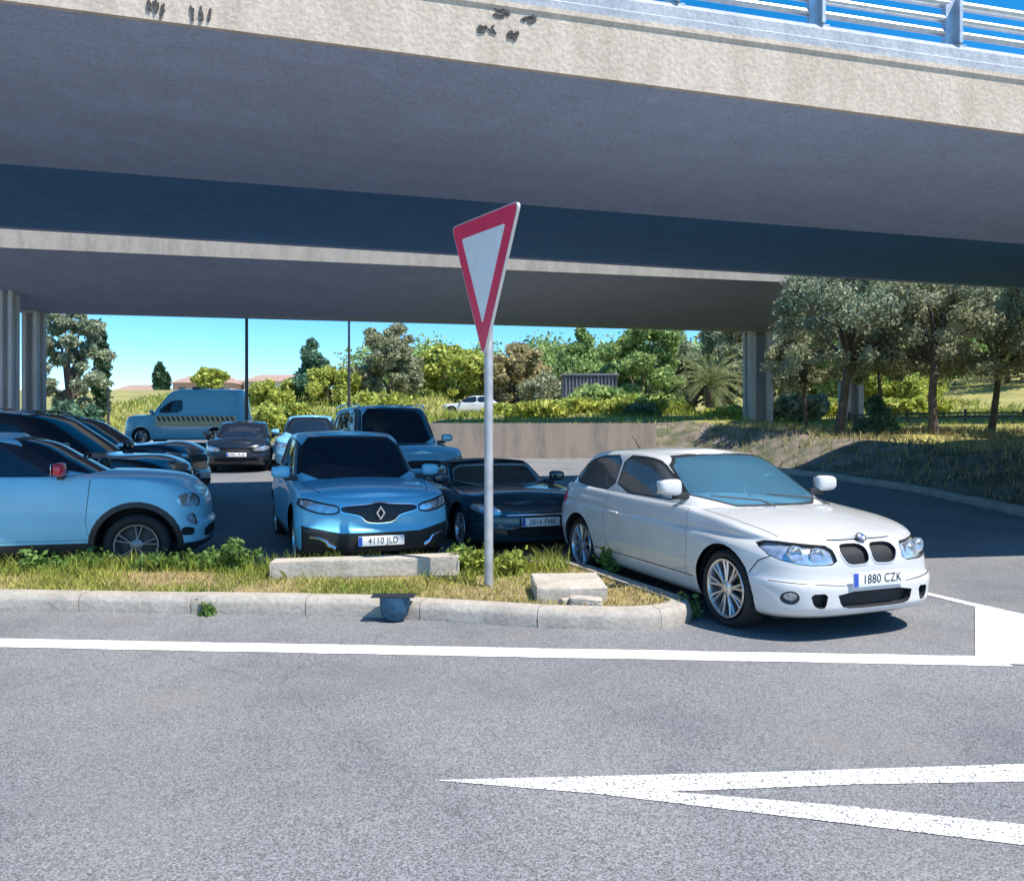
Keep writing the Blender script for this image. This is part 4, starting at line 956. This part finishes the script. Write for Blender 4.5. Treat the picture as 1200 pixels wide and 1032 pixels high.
# ------------------------------------------------------------------ sign, kerb stones, kerb bucket, lamp posts
sg = thing('give_way_sign', 'red and white triangular give way sign on a steel post', 'road sign', (-.22, 7.25, .13))
Lc, Rc, Bc = Vector((-.53, 7.74, 3.63)), Vector((.12, 6.76, 3.60)), Vector((-.205, 7.25, 2.31))
org = sg.location
ux = (Rc - Lc); ux.z = 0; ux.normalize(); nrm_ = Vector((-ux.y, ux.x, 0)); 
if nrm_.y > 0: nrm_ = -nrm_
cen = (Lc + Rc + Bc) / 3
def tri(scale, offs, th, rr):
    pts2 = []
    P = [(p - cen) for p in (Lc, Rc, Bc)]; Q = [((p.dot(ux)) * scale, p.z * scale) for p in P]
    out = []
    for i in range(3):
        a, b, c = Vector(Q[i - 1]), Vector(Q[i]), Vector(Q[(i + 1) % 3]); d0 = (a - b).normalized(); d1 = (c - b).normalized(); 
        p0, p1 = b + d0 * rr, b + d1 * rr
        for t in np.linspace(0, 1, 7): out.append(p0 * (1 - t)**2 + b * 2 * t * (1 - t) + p1 * t * t)
    bm = bmesh.new()
    f = [bm.verts.new(cen - org + ux * q.x + Vector((0, 0, q.y)) + nrm_ * (offs + th)) for q in out]; bk_ = [bm.verts.new(cen - org + ux * q.x + Vector((0, 0, q.y)) + nrm_ * offs) for q in out]
    bm.faces.new(f); bm.faces.new(bk_)
    for i in range(len(f)): bm.faces.new((f[i], f[(i + 1) % len(f)], bk_[(i + 1) % len(f)], bk_[i]))
    bmesh.ops.recalc_face_normals(bm, faces=bm.faces); return bm
link('sign_plate', tri(1.03, .05, .03, .09), MT['signback'], sg, smooth=False)
link('red_border', tri(1.0, .0805, .003, .085), MT['red'], sg, smooth=False)
link('white_face', tri(.66, .084, .003, .03), MT['signwhite'], sg, smooth=False)
b = bmesh.new(); tube(b, [(0, 0, -.15), (0, 0, 3.3)], .042, 20); link('post', b, MT['post'], sg)
b = bmesh.new()
for z in (2.95, 2.55): box(b, -.06, .06, -.06, .06, z, z + .045)
link('clamp', b, MT['steel'], sg, smooth=False)
def stone(name, label, loc, size, rz, mat, tilt=(0, 0), chip=.012, cat='kerb stone', group=None):
    o_bm = bmesh.new(); sx, sy, sz = size; box(o_bm, -sx / 2, sx / 2, -sy / 2, sy / 2, 0, sz)
    bmesh.ops.subdivide_edges(o_bm, edges=o_bm.edges, cuts=9, use_grid_fill=True)
    for v in o_bm.verts:
        p = v.co; e = sum((abs(abs(p[i] - (sz / 2 if i == 2 else 0)) - size[i] / 2) < 1e-4) for i in range(3))
        k = chip * (1. if e >= 2 else .0); c = Vector((0, 0, sz / 2)); d = (c - p).normalized()
        v.co += d * random.uniform(k * .4, k) + Vector((random.uniform(-1, 1), random.uniform(-1, 1), random.uniform(-1, 1))) * chip * .07
    o = link(name, o_bm, mat, smooth=True, angle=30); o.location = loc; o.rotation_euler = (tilt[0], tilt[1], rz); return tag(o, label, cat, group)
stone('kerb_stone', 'long loose kerb stone lying on the grass in front of the blue small SUV', (-1.475, 7.80, .13), (1.88, .26, .19), .08, MT['block'], (0, -.02))
stone('concrete_slab', 'thick square concrete slab lying on the verge right of the sign post', (.50, 6.88, .12), (.62, .62, .15), .06, MT['block'], (.02, .0), .016, 'slab')
stone('broken_stone', 'small pale broken stone in front of the concrete slab', (.62, 6.47, .13), (.27, .14, .07), -.15, MT['stone'], (0, .05), .02, 'stone')
stone('broken_stone', 'thin sliver of stone leaning on the kerb left of the small pale stone', (.45, 6.50, .13), (.10, .08, .05), .6, MT['stone'], (.1, .1), .015, 'stone')
# dark bucket shape standing against the kerb
dr = thing('kerb_bucket', 'dark blue bucket shape standing against the kerb face', 'dark_bucket', (-.985, 6.40, 0))
b = bmesh.new(); pr = [(.135, .16), (.128, .10), (.115, .02), (.09, -.0), (.06, -.0)]
def half(bm, prof, y0):
    rings = []
    for r, z in prof: rings.append([bm.verts.new((r * cos(t), y0 - r * .8 * sin(t), z)) for t in np.linspace(0, pi, 15)])
    for r0, r1 in zip(rings, rings[1:]):
        for k in range(14): bm.faces.new((r0[k], r0[k + 1], r1[k + 1], r1[k]))
    bm.faces.new(rings[0]); bm.faces.new(rings[-1])
    bmesh.ops.recalc_face_normals(bm, faces=bm.faces)
half(b, [(.04, .002), (.08, .014), (.11, .055), (.124, .11), (.130, .21)], .06); link('bucket', b, MT['dark_bucket'], dr)
b = bmesh.new(); box(b, -.19, .17, -.03, .13, .212, .220, None, .003); link('lid', b, MT['black'], dr, smooth=False)
def lamp_post(px, Y, top, r, label, base, arm=True):
    t = thing('lamp_post', label, 'lamp post', (gx(px, Y), Y, base), 0, 'tall lamp posts beyond the far flyover')
    H = top - base; b = bmesh.new(); tube(b, [(0, 0, -.3), (0, 0, H * .5), (0, 0, H)], [r, r * .85, r * .65], 10); link('pole', b, MT['dkmetal'], t)
    b = bmesh.new(); tube(b, [(0, 0, H), (.3, -.3, H + .5), (1.3, -.8, H + .7)], r * .5, 8); link('arm', b, MT['dkmetal'], t)
    b = bmesh.new(); box(b, 1.1, 1.7, -1.05, -.75, H + .66, H + .78, None, .03); link('lamp_head', b, MT['dkmetal'], t)
lamp_post(289, 31.5, 9.6, .075, 'tall dark lamp post rising behind the small dark car', lot(31.5))
lamp_post(409, 44, 10.2, .085, 'thinner lamp post between the two dark-green trees', terrain(gx(409, 44), 44))
b = bmesh.new(); tube(b, [(0, 0, -.3), (0, 0, 3.1)], .06, 8); o = link('post', b, MT['dkmetal']); o.location = (gx(127, 40), 40, terrain(gx(127, 40), 40)); tag(o, 'short dark post beside the cypress at far left', 'post')
# ------------------------------------------------------------------ houses on the far hill
MH = dict(w1=M('house_white', (.62, .58, .52), .8, var=.1), w2=M('house_pink', (.55, .36, .28), .8, var=.1), rf=M('roof_tile', (.36, .24, .19), .85, var=.25, vscale=3), gl=M('house_window', (.05, .07, .09), .2))
def house(px, Y, wd, dp, ht, mat, label, ztop):
    z = terrain(gx(px, Y), Y); t = thing('house', label, 'house', (gx(px, Y), Y, ztop - ht - 1.4), 0, 'houses on the far hill')
    b = bmesh.new(); box(b, -wd / 2, wd / 2, 0, dp, -4, ht); link('wall', b, mat, t, smooth=False)
    b = bmesh.new(); e = .4; v = [b.verts.new(p) for p in ((-wd / 2 - e, -e, ht + .003), (wd / 2 + e, -e, ht + .003), (wd / 2 + e, dp + e, ht + .003), (-wd / 2 - e, dp + e, ht + .003), (-wd / 2 + 1.5, dp / 2, ht + 1.4), (wd / 2 - 1.5, dp / 2, ht + 1.4))]
    for q in ((3, 2, 1, 0), (0, 1, 5, 4), (1, 2, 5), (2, 3, 4, 5), (3, 0, 4)): b.faces.new([v[i] for i in q])
    link('roof', b, MH['rf'], t, smooth=False)
    for k in range(3):
        b = bmesh.new(); x = -wd / 2 + wd * (k + .5) / 3; box(b, x - .5, x + .5, -.06, .05, ht - 1.9, ht - .7); link('window', b, MH['gl'], t, smooth=False)
def zt(py, Y): return CAM_H + (HY - py) * Y / F
house(236, 120, 9, 7, 4.5, MH['w2'], 'pinkish house with a tiled roof on the far hill behind the van', zt(438, 120))
house(262, 128, 7, 7, 4.5, MH['w1'], 'small white house right of the pinkish one on the far hill', zt(443, 128))
house(158, 115, 8, 7, 4.0, MH['w1'], 'white house on the far hill at left, beside the small cypress', zt(449, 115))
house(318, 125, 9, 7, 4.5, MH['w1'], 'white house on the far hill behind the green bushes', zt(437, 125))
# corrugated shed in the trees
t = thing('metal_shed', 'grey ribbed metal shed among the trees above the wall', 'shed', (gx(692, 52), 52, terrain(gx(692, 52), 52)))
b = bmesh.new(); wv = []
for i in range(57):
    x = -1.7 + 3.4 * i / 56; y = .06 * (1 if (i // 2) % 2 else -1); wv.append((b.verts.new((x, y, .2)), b.verts.new((x, y, zt(440, 52) - t.location.z))))
for a_, c_ in zip(wv, wv[1:]): b.faces.new((a_[0], c_[0], c_[1], a_[1]))
MS = M('shed_metal', (.17, .17, .20), .6, .3, var=.3, vscale=2)
link('ribbed_wall', b, MS, t, smooth=False)
b = bmesh.new(); hh = zt(440, 52) - t.location.z; box(b, -1.8, 1.8, .07, 3.0, 0, hh - .05); link('shed_body', b, MS, t, smooth=False)
b = bmesh.new(); box(b, -1.95, 1.95, -.25, 3.2, hh + .003, hh + .12, Matrix.Rotation(-.04, 4, 'X')); link('roof', b, MS, t, smooth=False)
# low fence at the right
t = thing('wooden_fence', 'low dark post and rail fence below the lit grass at right', 'fence', (0, 0, 0))
pts = [Vector((14.5 + 2.4 * k, 33 - .15 * k, 0)) for k in range(9)]
for p in pts: p.z = terrain(p.x, p.y)
for p, q in zip(pts, pts[1:]):
    for h_ in (.18, .34):
        b = bmesh.new(); tube(b, [p + Vector((0, 0, h_)), q + Vector((0, 0, h_))], .045, 6); link('rail', b, MT['bark'], t)
for p in pts:
    b = bmesh.new(); tube(b, [p + Vector((0, 0, -.2)), p + Vector((0, 0, .5))], .06, 6); link('fence_post', b, MT['bark'], t)
# ------------------------------------------------------------------ vegetation
LF = dict(olive=leafmat('olive_leaf', (.23, .275, .17), (.43, .47, .31)), dark=leafmat('pine_leaf', (0.079, 0.174, 0.111), (0.190, 0.316, 0.190)), mid=leafmat('tree_leaf', (0.176, 0.279, 0.099), (0.389, 0.493, 0.163)),
          yellow=leafmat('yellow_green_leaf', (0.292, 0.365, 0.073), (0.583, 0.600, 0.146)), brown=leafmat('dry_leaf', (0.340, 0.267, 0.146), (0.510, 0.462, 0.219)), grey=leafmat('grey_green_leaf', (.24, .26, .155), (.43, .44, .27)), palm=leafmat('palm_leaf', (.17, .21, .08), (.34, .36, .16)), cyp=leafmat('cypress_leaf', (0.036, 0.085, 0.049), (0.097, 0.170, 0.085)),
          grass=leafmat('grass_blade', (0.202, 0.296, 0.047), (0.466, 0.482, 0.109), .4), dry=leafmat('dry_grass_blade', (0.449, 0.356, 0.119), (0.594, 0.502, 0.198), .3), weed=leafmat('weed_leaf', (0.092, 0.185, 0.046), (0.200, 0.308, 0.077)))
RN = np.random.default_rng(5)
def leaf_mesh(name, P, size, mat, parent=None, stretch=1.9, normal_up=.25):
    """many small pointed leaves at the points P"""
    n = len(P); d = RN.normal(size=(n, 3)); d /= np.linalg.norm(d, axis=1)[:, None]
    q = RN.normal(size=(n, 3)); q[:, 2] += normal_up; e = np.cross(d, q); e /= np.linalg.norm(e, axis=1)[:, None] + 1e-9
    s = size * RN.uniform(.6, 1.35, n)[:, None]
    a = P - d * s * stretch / 2; b = P + e * s / 2; c = P + d * s * stretch / 2; g = P - e * s / 2
    V = np.stack([a, b, c, g], 1).reshape(-1, 3)
    me = bpy.data.meshes.new(name); me.vertices.add(4 * n); me.vertices.foreach_set('co', V.ravel().astype(np.float32))
    me.loops.add(4 * n); me.loops.foreach_set('vertex_index', np.arange(4 * n, dtype=np.int32)); me.polygons.add(n)
    me.polygons.foreach_set('loop_start', np.arange(0, 4 * n, 4, dtype=np.int32)); me.polygons.foreach_set('loop_total', np.full(n, 4, np.int32))
    me.update(); me.validate(); me.materials.append(mat)
    o = bpy.data.objects.new(name, me); COL.objects.link(o)
    if parent: o.parent = parent
    return o
def crown_points(lobes, n, shell=.25):
    w_ = np.array([r[3] * r[4] * r[5] for r in lobes]) ** .75; k = RN.choice(len(lobes), n, p=w_ / w_.sum())
    L = np.array(lobes)[k]; d = RN.normal(size=(n, 3)); d /= np.linalg.norm(d, axis=1)[:, None]
    r = RN.uniform(shell ** 3, 1, n)[:, None] ** (1 / 3) * RN.uniform(.7, 1.3, n)[:, None]
    return L[:, :3] + d * r * L[:, 3:6]
def lobes_for(shape, H, R, z0, seed):
    r = np.random.default_rng(seed); out = []
    if shape == 'round':
        for i in range(54):
            a = r.uniform(0, 2 * pi); t = r.uniform(0, 1); zz = z0 + (H - z0) * (.02 + .90 * t); rad = R * (1 - (abs(t - .42) / .78) ** 2) * sqrt(r.uniform(.1, 1)) * .98; s = R * r.uniform(.11, .25)
            out.append((rad * cos(a), rad * sin(a), zz, s, s, s * r.uniform(.6, .95)))
    elif shape == 'cone':
        for i in range(20):
            a = r.uniform(0, 2 * pi); t = (i + .5) / 20; rad = R * (1 - t) ** .8 * r.uniform(.3, .75); s = R * (.16 + .26 * (1 - t))
            out.append((rad * cos(a), rad * sin(a), z0 + (H - z0) * (.04 + .92 * t), s, s, s * .8))
    elif shape == 'column':
        for i in range(16):
            t = (i + .5) / 16; rad = R * .25 * r.uniform(0, 1); a = r.uniform(0, 6.28); s = R * max(.15, sin(pi * min(1, .18 + .8 * t)) ** .7) * .8
            out.append((rad * cos(a), rad * sin(a), z0 + (H - z0) * t, s, s, (H - z0) / 13))
    elif shape == 'bush':
        for i in range(34):
            a = r.uniform(0, 2 * pi); rad = R * sqrt(r.uniform(0, 1)) * .9; s = R * r.uniform(.13, .3)
            out.append((rad * cos(a), rad * sin(a), H * r.uniform(.15, .8) * (1 - .35 * (rad / R) ** 2), s, s, min(s, H * .35)))
    return out
def tree(name, label, cat, px, Y, wpx, top, base_z=None, shape='round', leaf='mid', n=3500, size=None, trunk=.3, seed=1, group='trees beyond the flyovers', limbs=5, tr=None, leanx=0.):
    X = gx(px, Y); bz = terrain(X, Y) if base_z is None else base_z; H = max(.6, zt(top, Y) - bz); R = wpx * Y / F / 2 * (1.28 if group.startswith('trees bey') else 1.12)
    t = thing(name, label, cat, (X, Y, bz), 0, group); z0 = H * trunk
    lobes = lobes_for(shape, H, R, z0, seed)
    size = size or max(.085, Y * .0029)
    r0 = tr or max(.07, H * .028); r = np.random.default_rng(seed + 50)
    b = bmesh.new(); hub = Vector((leanx * .6 + r.uniform(-.1, .1), r.uniform(-.1, .1), max(z0 * 1.15, .3)))
    if shape in ('round',):
        tube(b, [(0, 0, -.3), (leanx * .35 + r.uniform(-.06, .06), 0, hub.z * .5), hub], [r0 * 1.25, r0, r0 * .8], 9)
        for L in sorted(lobes, key=lambda q: -q[3])[:limbs + 3]:
            e = Vector(L[:3]); m = hub.lerp(e, .5) + Vector((r.uniform(-.15, .15), r.uniform(-.15, .15), .12 * (e - hub).length)) 
            tube(b, [hub - Vector((0, 0, .05)), m, e], [r0 * .62, r0 * .38, r0 * .12], 6)
    elif shape in ('cone', 'column'): tube(b, [(0, 0, -.3), (0, 0, H * .6), (0, 0, H * .96)], [r0, r0 * .55, r0 * .12], 8)
    else:
        for L in lobes[:8]: tube(b, [(L[0] * .1, L[1] * .1, -.1), (L[0] * .5, L[1] * .5, L[2] * .5), L[:3]], [r0 * .5, r0 * .35, r0 * .12], 5)
    link('trunk' if shape != 'bush' else 'stem', b, MT['bark'], t)
    P = crown_points(lobes, int(n * 2.9))
    P = P[P[:, 2] > .03]
    leaf_mesh('crown' if shape != 'bush' else 'foliage', P, size, LF[leaf], t)
    return t
T = tree
T('pine_tree', 'tall grey-green tree right of the left-hand columns', 'tree', 82, 48, 66, 357, None, 'round', 'olive', 5000, None, .2, 3)
T('cypress_tree', 'slim dark cypress at far left beside the grey-green tree', 'tree', 119, 52, 17, 378, None, 'column', 'cyp', 1800, None, .06, 4)
T('cypress_tree', 'tiny dark cypress standing on the hill above the van', 'tree', 186, 112, 11, 425, None, 'column', 'cyp', 900, .45, .05, 5)
T('cypress_tree', 'small cypress right beside the tiny one on the hill', 'tree', 195, 113, 7, 437, None, 'column', 'cyp', 600, .4, .05, 6)
T('round_tree', 'small yellow-green round tree on the hill above the van roof', 'tree', 247, 108, 30, 434, None, 'round', 'yellow', 1500, .5, .25, 7)
T('bushy_tree', 'yellow-green bushy tree just right of the tall lamp post', 'tree', 318, 60, 44, 441, None, 'bush', 'yellow', 3000, None, .1, 8)
T('dark_pine', 'dark blue-green conical tree left of the thin lamp post', 'tree', 364, 62, 50, 397, None, 'cone', 'dark', 4500, None, .1, 9)
T('bushy_tree', 'pale yellow-green tree leaning behind the thin lamp post', 'tree', 392, 58, 46, 418, None, 'bush', 'yellow', 3500, None, .1, 10)
T('tall_tree', 'tall grey-green tree left of the give way sign', 'tree', 455, 60, 74, 380, None, 'round', 'grey', 6000, None, .15, 11)
T('bushy_tree', 'yellow-green tree filling the gap just left of the sign post', 'tree', 530, 66, 74, 404, None, 'round', 'yellow', 5500, None, .08, 12)
T('dry_tree', 'brownish dry-leaved tree immediately right of the sign', 'tree', 610, 66, 70, 400, None, 'round', 'brown', 5500, None, .1, 13)
T('dark_pine', 'dark spreading tree whose top stands against the sky', 'tree', 680, 74, 62, 384, None, 'cone', 'mid', 4500, None, .3, 14)
T('bushy_tree', 'grey-green tree in front of the dark spreading tree', 'tree', 655, 60, 66, 425, None, 'bush', 'grey', 4500, None, .1, 15)
T('dense_tree', 'dense mid green tree below the bridge edge left of the palm', 'tree', 752, 60, 86, 376, None, 'round', 'mid', 7000, None, .12, 16)
T('dense_tree', 'blue-green tree directly behind the palm', 'tree', 812, 64, 100, 372, None, 'round', 'olive', 7000, None, .1, 17)
T('dense_tree', 'grey-green tree behind the column right of the palm', 'tree', 892, 60, 110, 372, None, 'round', 'grey', 7500, None, .1, 18)
T('dense_tree', 'wide green tree behind the pair of right-hand trunks', 'tree', 985, 58, 130, 372, None, 'round', 'mid', 8000, None, .1, 19)
T('dense_tree', 'broad yellow-green tree seen between the right-hand trunks', 'tree', 1062, 54, 90, 420, None, 'bush', 'yellow', 5000, None, .1, 20)
T('dense_tree', 'tall dark green tree at the far right edge of the picture', 'tree', 1180, 60, 190, 352, None, 'round', 'mid', 9000, None, .14, 21)
# shrubs on the bank above the wall
for i, (px, Y, wp, top, lf, lab) in enumerate([(625, 37, 60, 478, 'yellow', 'yellow-green shrub on the wall end nearest the sign post'), (668, 40, 70, 468, 'yellow', 'lime green shrub above the middle of the low wall'), (702, 42, 80, 450, 'mid', 'mid green shrub under the metal shed'), (745, 37, 66, 466, 'yellow', 'low yellow-green shrub left of the palm trunk'), (775, 42, 70, 474, 'yellow', 'pale shrub just left of the palm trunk'), (858, 37, 56, 478, 'yellow', 'pale shrub between the palm and the column'), (752, 36, 34, 491, 'dark', 'small dark spiky shrub on the bank right of the wall'), (935, 37, 60, 462, 'grey', 'grey-green shrub right of the fluted column'), (965, 40, 60, 470, 'yellow', 'yellow-green shrub farther right of the fluted column'), (1027, 25, 42, 466, 'dark', 'dark blue-green conical shrub between the right-hand trunks'), (1064, 40, 70, 468, 'yellow', 'bright yellow-green shrub behind the forked trunk'), (600, 42, 60, 482, 'yellow', 'small yellow shrub beside the white cars'), (85, 42, 60, 462, 'dark', 'dark low shrub under the grey-green tree at left'), (330, 46, 60, 466, 'yellow', 'lime shrub behind the parked cars right of the lamp post'), (440, 47, 80, 462, 'yellow', 'lime shrub behind the boxy 4x4')]):
    T('shrub', lab, 'shrub', px, Y, wp, top, None, 'cone' if 'conical' in lab else 'bush', lf, 2600, .14 if Y < 34 else .2, .02, 60 + i, 'shrubs on the bank')
# big grey-leaved trees on the right-hand bank
T('olive_tree', 'big grey-leaved tree with a straight trunk on the right-hand bank', 'tree', 980, 24.5, 150, 306, None, 'round', 'olive', 6500, .07, .38, 31, 'trees on the right-hand bank', 12, .13, .6)
T('olive_tree', 'grey-leaved tree with a dark forked trunk, right of the straight one', 'tree', 1095, 23.5, 150, 314, None, 'round', 'grey', 5000, .07, .38, 32, 'trees on the right-hand bank', 12, .12, -.1)
T('olive_tree', 'grey-leaved tree with a bent trunk near the right edge', 'tree', 1160, 25, 150, 318, None, 'round', 'olive', 5000, .07, .36, 33, 'trees on the right-hand bank', 12, .10, .5)
T('olive_tree', 'leafy tree whose trunk stands beyond the right edge', 'tree', 1245, 23, 170, 312, None, 'round', 'grey', 5000, .07, .36, 34, 'trees on the right-hand bank', 12, .12, 0)
# woodland behind everything
P = []
for k in range(90):
    px = random.uniform(430, 1330); Y = random.uniform(80, 100); X = gx(px, Y); tz = zt(random.uniform(392, 428), Y); bz = terrain(X, Y); r = random.uniform(2.6, 4.2)
    P.append((X, Y, (tz + bz) / 2, r, r, (tz - bz) / 2))
o = leaf_mesh('far_woodland', crown_points(P, 70000, .5), .3, LF['mid']); o['kind'] = 'stuff'
T('olive_tree', 'slender young tree with a thin bare stem just right of the straight-trunked one', 'tree', 1030, 27, 80, 372, None, 'round', 'olive', 3000, .075, .45, 35, 'trees on the right-hand bank', 8, .07, .15)
T('olive_tree', 'slender thin-stemmed tree just right of the fluted column', 'tree', 945, 27.5, 84, 380, None, 'round', 'grey', 3000, .075, .4, 36, 'trees on the right-hand bank', 8, .07, -.2)
# palm
Y = 41; X = gx(832, Y); bz = terrain(X, Y)
pm_ = thing('palm_tree', 'squat palm with drooping fronds left of the fluted column', 'palm tree', (X, Y, bz)); H = zt(452, Y) - bz
b = bmesh.new(); tube(b, [(0, 0, -.3)] + [(0, 0, H * k / 8) for k in range(1, 9)], [.26] + [.24 + (.03 if k % 2 else -.01) for k in range(1, 9)], 12); link('trunk', b, MT['bark'], pm_)
b = bmesh.new()
for k in range(44):
    a = random.uniform(0, 2 * pi); el = random.uniform(-.35, 1.35); Lf = random.uniform(2.2, 3.3); d = Vector((cos(a), sin(a), 0)); p = Vector((0, 0, H)); v = d * cos(el) + Vector((0, 0, sin(el))); pts = []
    for i in range(15):
        pts.append(p.copy()); p = p + v * Lf / 14; v = (v + Vector((0, 0, -.115))).normalized()
    side = Vector((-sin(a), cos(a), 0))
    tube(b, pts, [.022 * (1 - i / 16) for i in range(15)], 4)
    for i in range(2, 15):
        ll = .46 * sin(pi * (i / 15) ** .7) + .08; dv = (pts[min(14, i + 1)] - pts[i - 1]).normalized()
        for s in (-1, 1):
            for q in (0, .5):
                o0 = pts[i] + dv * q * Lf / 14; tip = o0 + side * s * ll * .75 + dv * ll * .55 + Vector((0, 0, -.15 * ll - random.uniform(0, .08)))
                b.faces.new([b.verts.new(o0 - dv * .018), b.verts.new(o0.lerp(tip, .5) + dv * .022), b.verts.new(tip), b.verts.new(o0.lerp(tip, .5) - dv * .022)])
link('fronds', b, LF['palm'], pm_, smooth=False)
# ------------------------------------------------------------------ grass on the verge
def blades(name, pts, hs, ws, mat, kind='stuff', parent=None):
    n = len(pts); pts = np.array(pts); hs = np.array(hs)[:, None]; ws = np.array(ws)[:, None]
    a = RN.uniform(0, 2 * pi, n); u = np.stack([np.cos(a), np.sin(a), 0 * a], 1); l = RN.normal(size=(n, 3)) * .32; l[:, 2] = 0
    up = np.array([0, 0, 1.])
    b0, b1 = pts - u * ws / 2, pts + u * ws / 2; m = pts + up * hs * .6 + l * hs * .45; t = pts + up * hs + l * hs * 1.3
    V = np.stack([b0, b1, m + u * ws * .35, t, m - u * ws * .35], 1).reshape(-1, 3)
    me = bpy.data.meshes.new(name); me.vertices.add(5 * n); me.vertices.foreach_set('co', V.ravel().astype(np.float32)); me.loops.add(5 * n); me.loops.foreach_set('vertex_index', np.arange(5 * n, dtype=np.int32))
    me.polygons.add(n); me.polygons.foreach_set('loop_start', np.arange(0, 5 * n, 5, dtype=np.int32)); me.polygons.foreach_set('loop_total', np.full(n, 5, np.int32)); me.update(); me.validate(); me.materials.append(mat)
    o = bpy.data.objects.new(name, me); COL.objects.link(o)
    if parent: o.parent = parent
    elif kind: o['kind'] = kind
    return o
def verge_pts(n, dens):
    out = []
    while len(out) < n:
        x = random.uniform(-7.5, 1.4); y = random.uniform(6.2, 8.7)
        if not inside((x, y), VERGE): continue
        if abs(x + 1.475) < .98 and 7.64 < y < 7.96: continue
        if abs(x - .5) < .33 and 6.55 < y < 7.2: continue
        if random.random() < dens(x, y): out.append((x, y, verge_z(x, y) - .01))
    return out
def clump(x, y): return .5 + .5 * rough(5 * x + 3, 5 * y + 1) * 1.8
p = verge_pts(15000, lambda x, y: (sstep((clump(x, y) - .3) / .4)) * (1.0 if x < -.35 else .35 if x < .25 else .1))
blades('grass', p, [random.uniform(.02, .075) * (1 + .7 * (q[1] > 7.6)) for q in p], [random.uniform(.006, .012) for _ in p], LF['grass'])
p = verge_pts(9000, lambda x, y: sstep((1 - clump(x, y) - .1) / .5) * (1. if x > -1 else .6))
blades('dry_grass', p, [random.uniform(.02, .07) for _ in p], [random.uniform(.005, .010) for _ in p], LF['dry'])
p = []
while len(p) < 5000:
    x = random.uniform(-7.6, 0.6); y = random.uniform(8.0, 8.5) if x < -.3 else random.uniform(7.9, 8.7)
    if clump(2 * x, y * 2) > .35: p.append((x, y, verge_z(x, y) - .02))
blades('tall_grass', p, [random.uniform(.06, .26) for _ in p], [random.uniform(.006, .014) for _ in p], LF['grass'])
def weed(px, Y, wd, h, lab, n=420, leaf='weed', z=None):
    X = gx(px, Y); t = thing('weed_plant', lab, 'weed', (X, Y, verge_z(X, Y) if z is None else z), 0, 'weeds along the verge'); b = bmesh.new(); P = []
    for k in range(14):
        a = random.uniform(0, 6.28); r = wd * sqrt(random.random()) / 2; e = Vector((r * cos(a), r * sin(a), h * random.uniform(.55, 1.))); tube(b, [(e.x * .25, e.y * .25, -.03), (e.x * .7, e.y * .7, e.z * .55), e], [.006, .004, .002], 4)
        for _ in range(n // 14):
            s = random.uniform(.2, 1.05); P.append((e.x * (.3 + .7 * s) + random.gauss(0, .03), e.y * (.3 + .7 * s) + random.gauss(0, .03), max(.01, e.z * s + random.gauss(0, .03))))
    link('stem', b, LF['weed'], t); leaf_mesh('foliage', np.array(P), .035, LF[leaf], t)
weed(283, 8.1, .5, .34, 'leafy green weed clump left of the long kerb stone', 900)
weed(245, 8.2, .5, .22, 'low green weed clump under the blue crossover front bumper', 600)
weed(45, 8.2, .6, .26, 'dark weed clump at the far left under the blue crossover sill', 600)
weed(100, 8.25, .5, .24, 'straggly weed clump left of the crossover front wheel', 500)
weed(182, 8.2, .5, .2, 'weed clump right of the crossover front wheel', 500)
weed(555, 7.9, .36, .24, 'bright green weed clump just left of the sign post', 700, 'grass')
weed(598, 7.9, .34, .22, 'bright green weed clump just right of the sign post', 600, 'grass')
weed(540, 8.45, .4, .3, 'dark weed clump beside the small SUV right front corner', 600)
weed(808, 6.6, .16, .13, 'small weed growing at the tip of the kerb island', 220, 'weed', 0.)
weed(244, 6.68, .09, .09, 'tiny weed sprouting from the foot of the left kerb', 120, 'weed', 0.)
weed(720, 8.1, .3, .2, 'weed on the kerb beside the white hatchback rear wheel', 300)
# grass over the bank and hill
def hill_pts(n, x0, x1, y0, y1, dmin):
    out = []
    while len(out) < n:
        x = random.uniform(x0, x1); y = random.uniform(y0, y1); d = edge_d(x, y)
        if d > dmin and random.random() < .35 + .65 * clump(x * .4, y * .4): out.append((x, y, terrain(x, y) - .03))
    return out
p = hill_pts(16000, -3, 30, 22, 55, .5); blades('hill_grass', p, [random.uniform(.2, .5) * min(1, q[1] / 45) ** 1.5 for q in p], [random.uniform(.03, .07) * min(1, q[1] / 45) ** 1.3 for q in p], LF['grass'])
p = hill_pts(9000, -32, -2, 40, 75, .8); blades('hill_grass', p, [random.uniform(.25, .6) for _ in p], [random.uniform(.04, .09) for _ in p], LF['grass'])
p = hill_pts(14000, 6, 18, 8, 27, .3); blades('bank_scrub', p, [random.uniform(.05, .28) for _ in p], [random.uniform(.01, .03) for _ in p], LF['brown'])
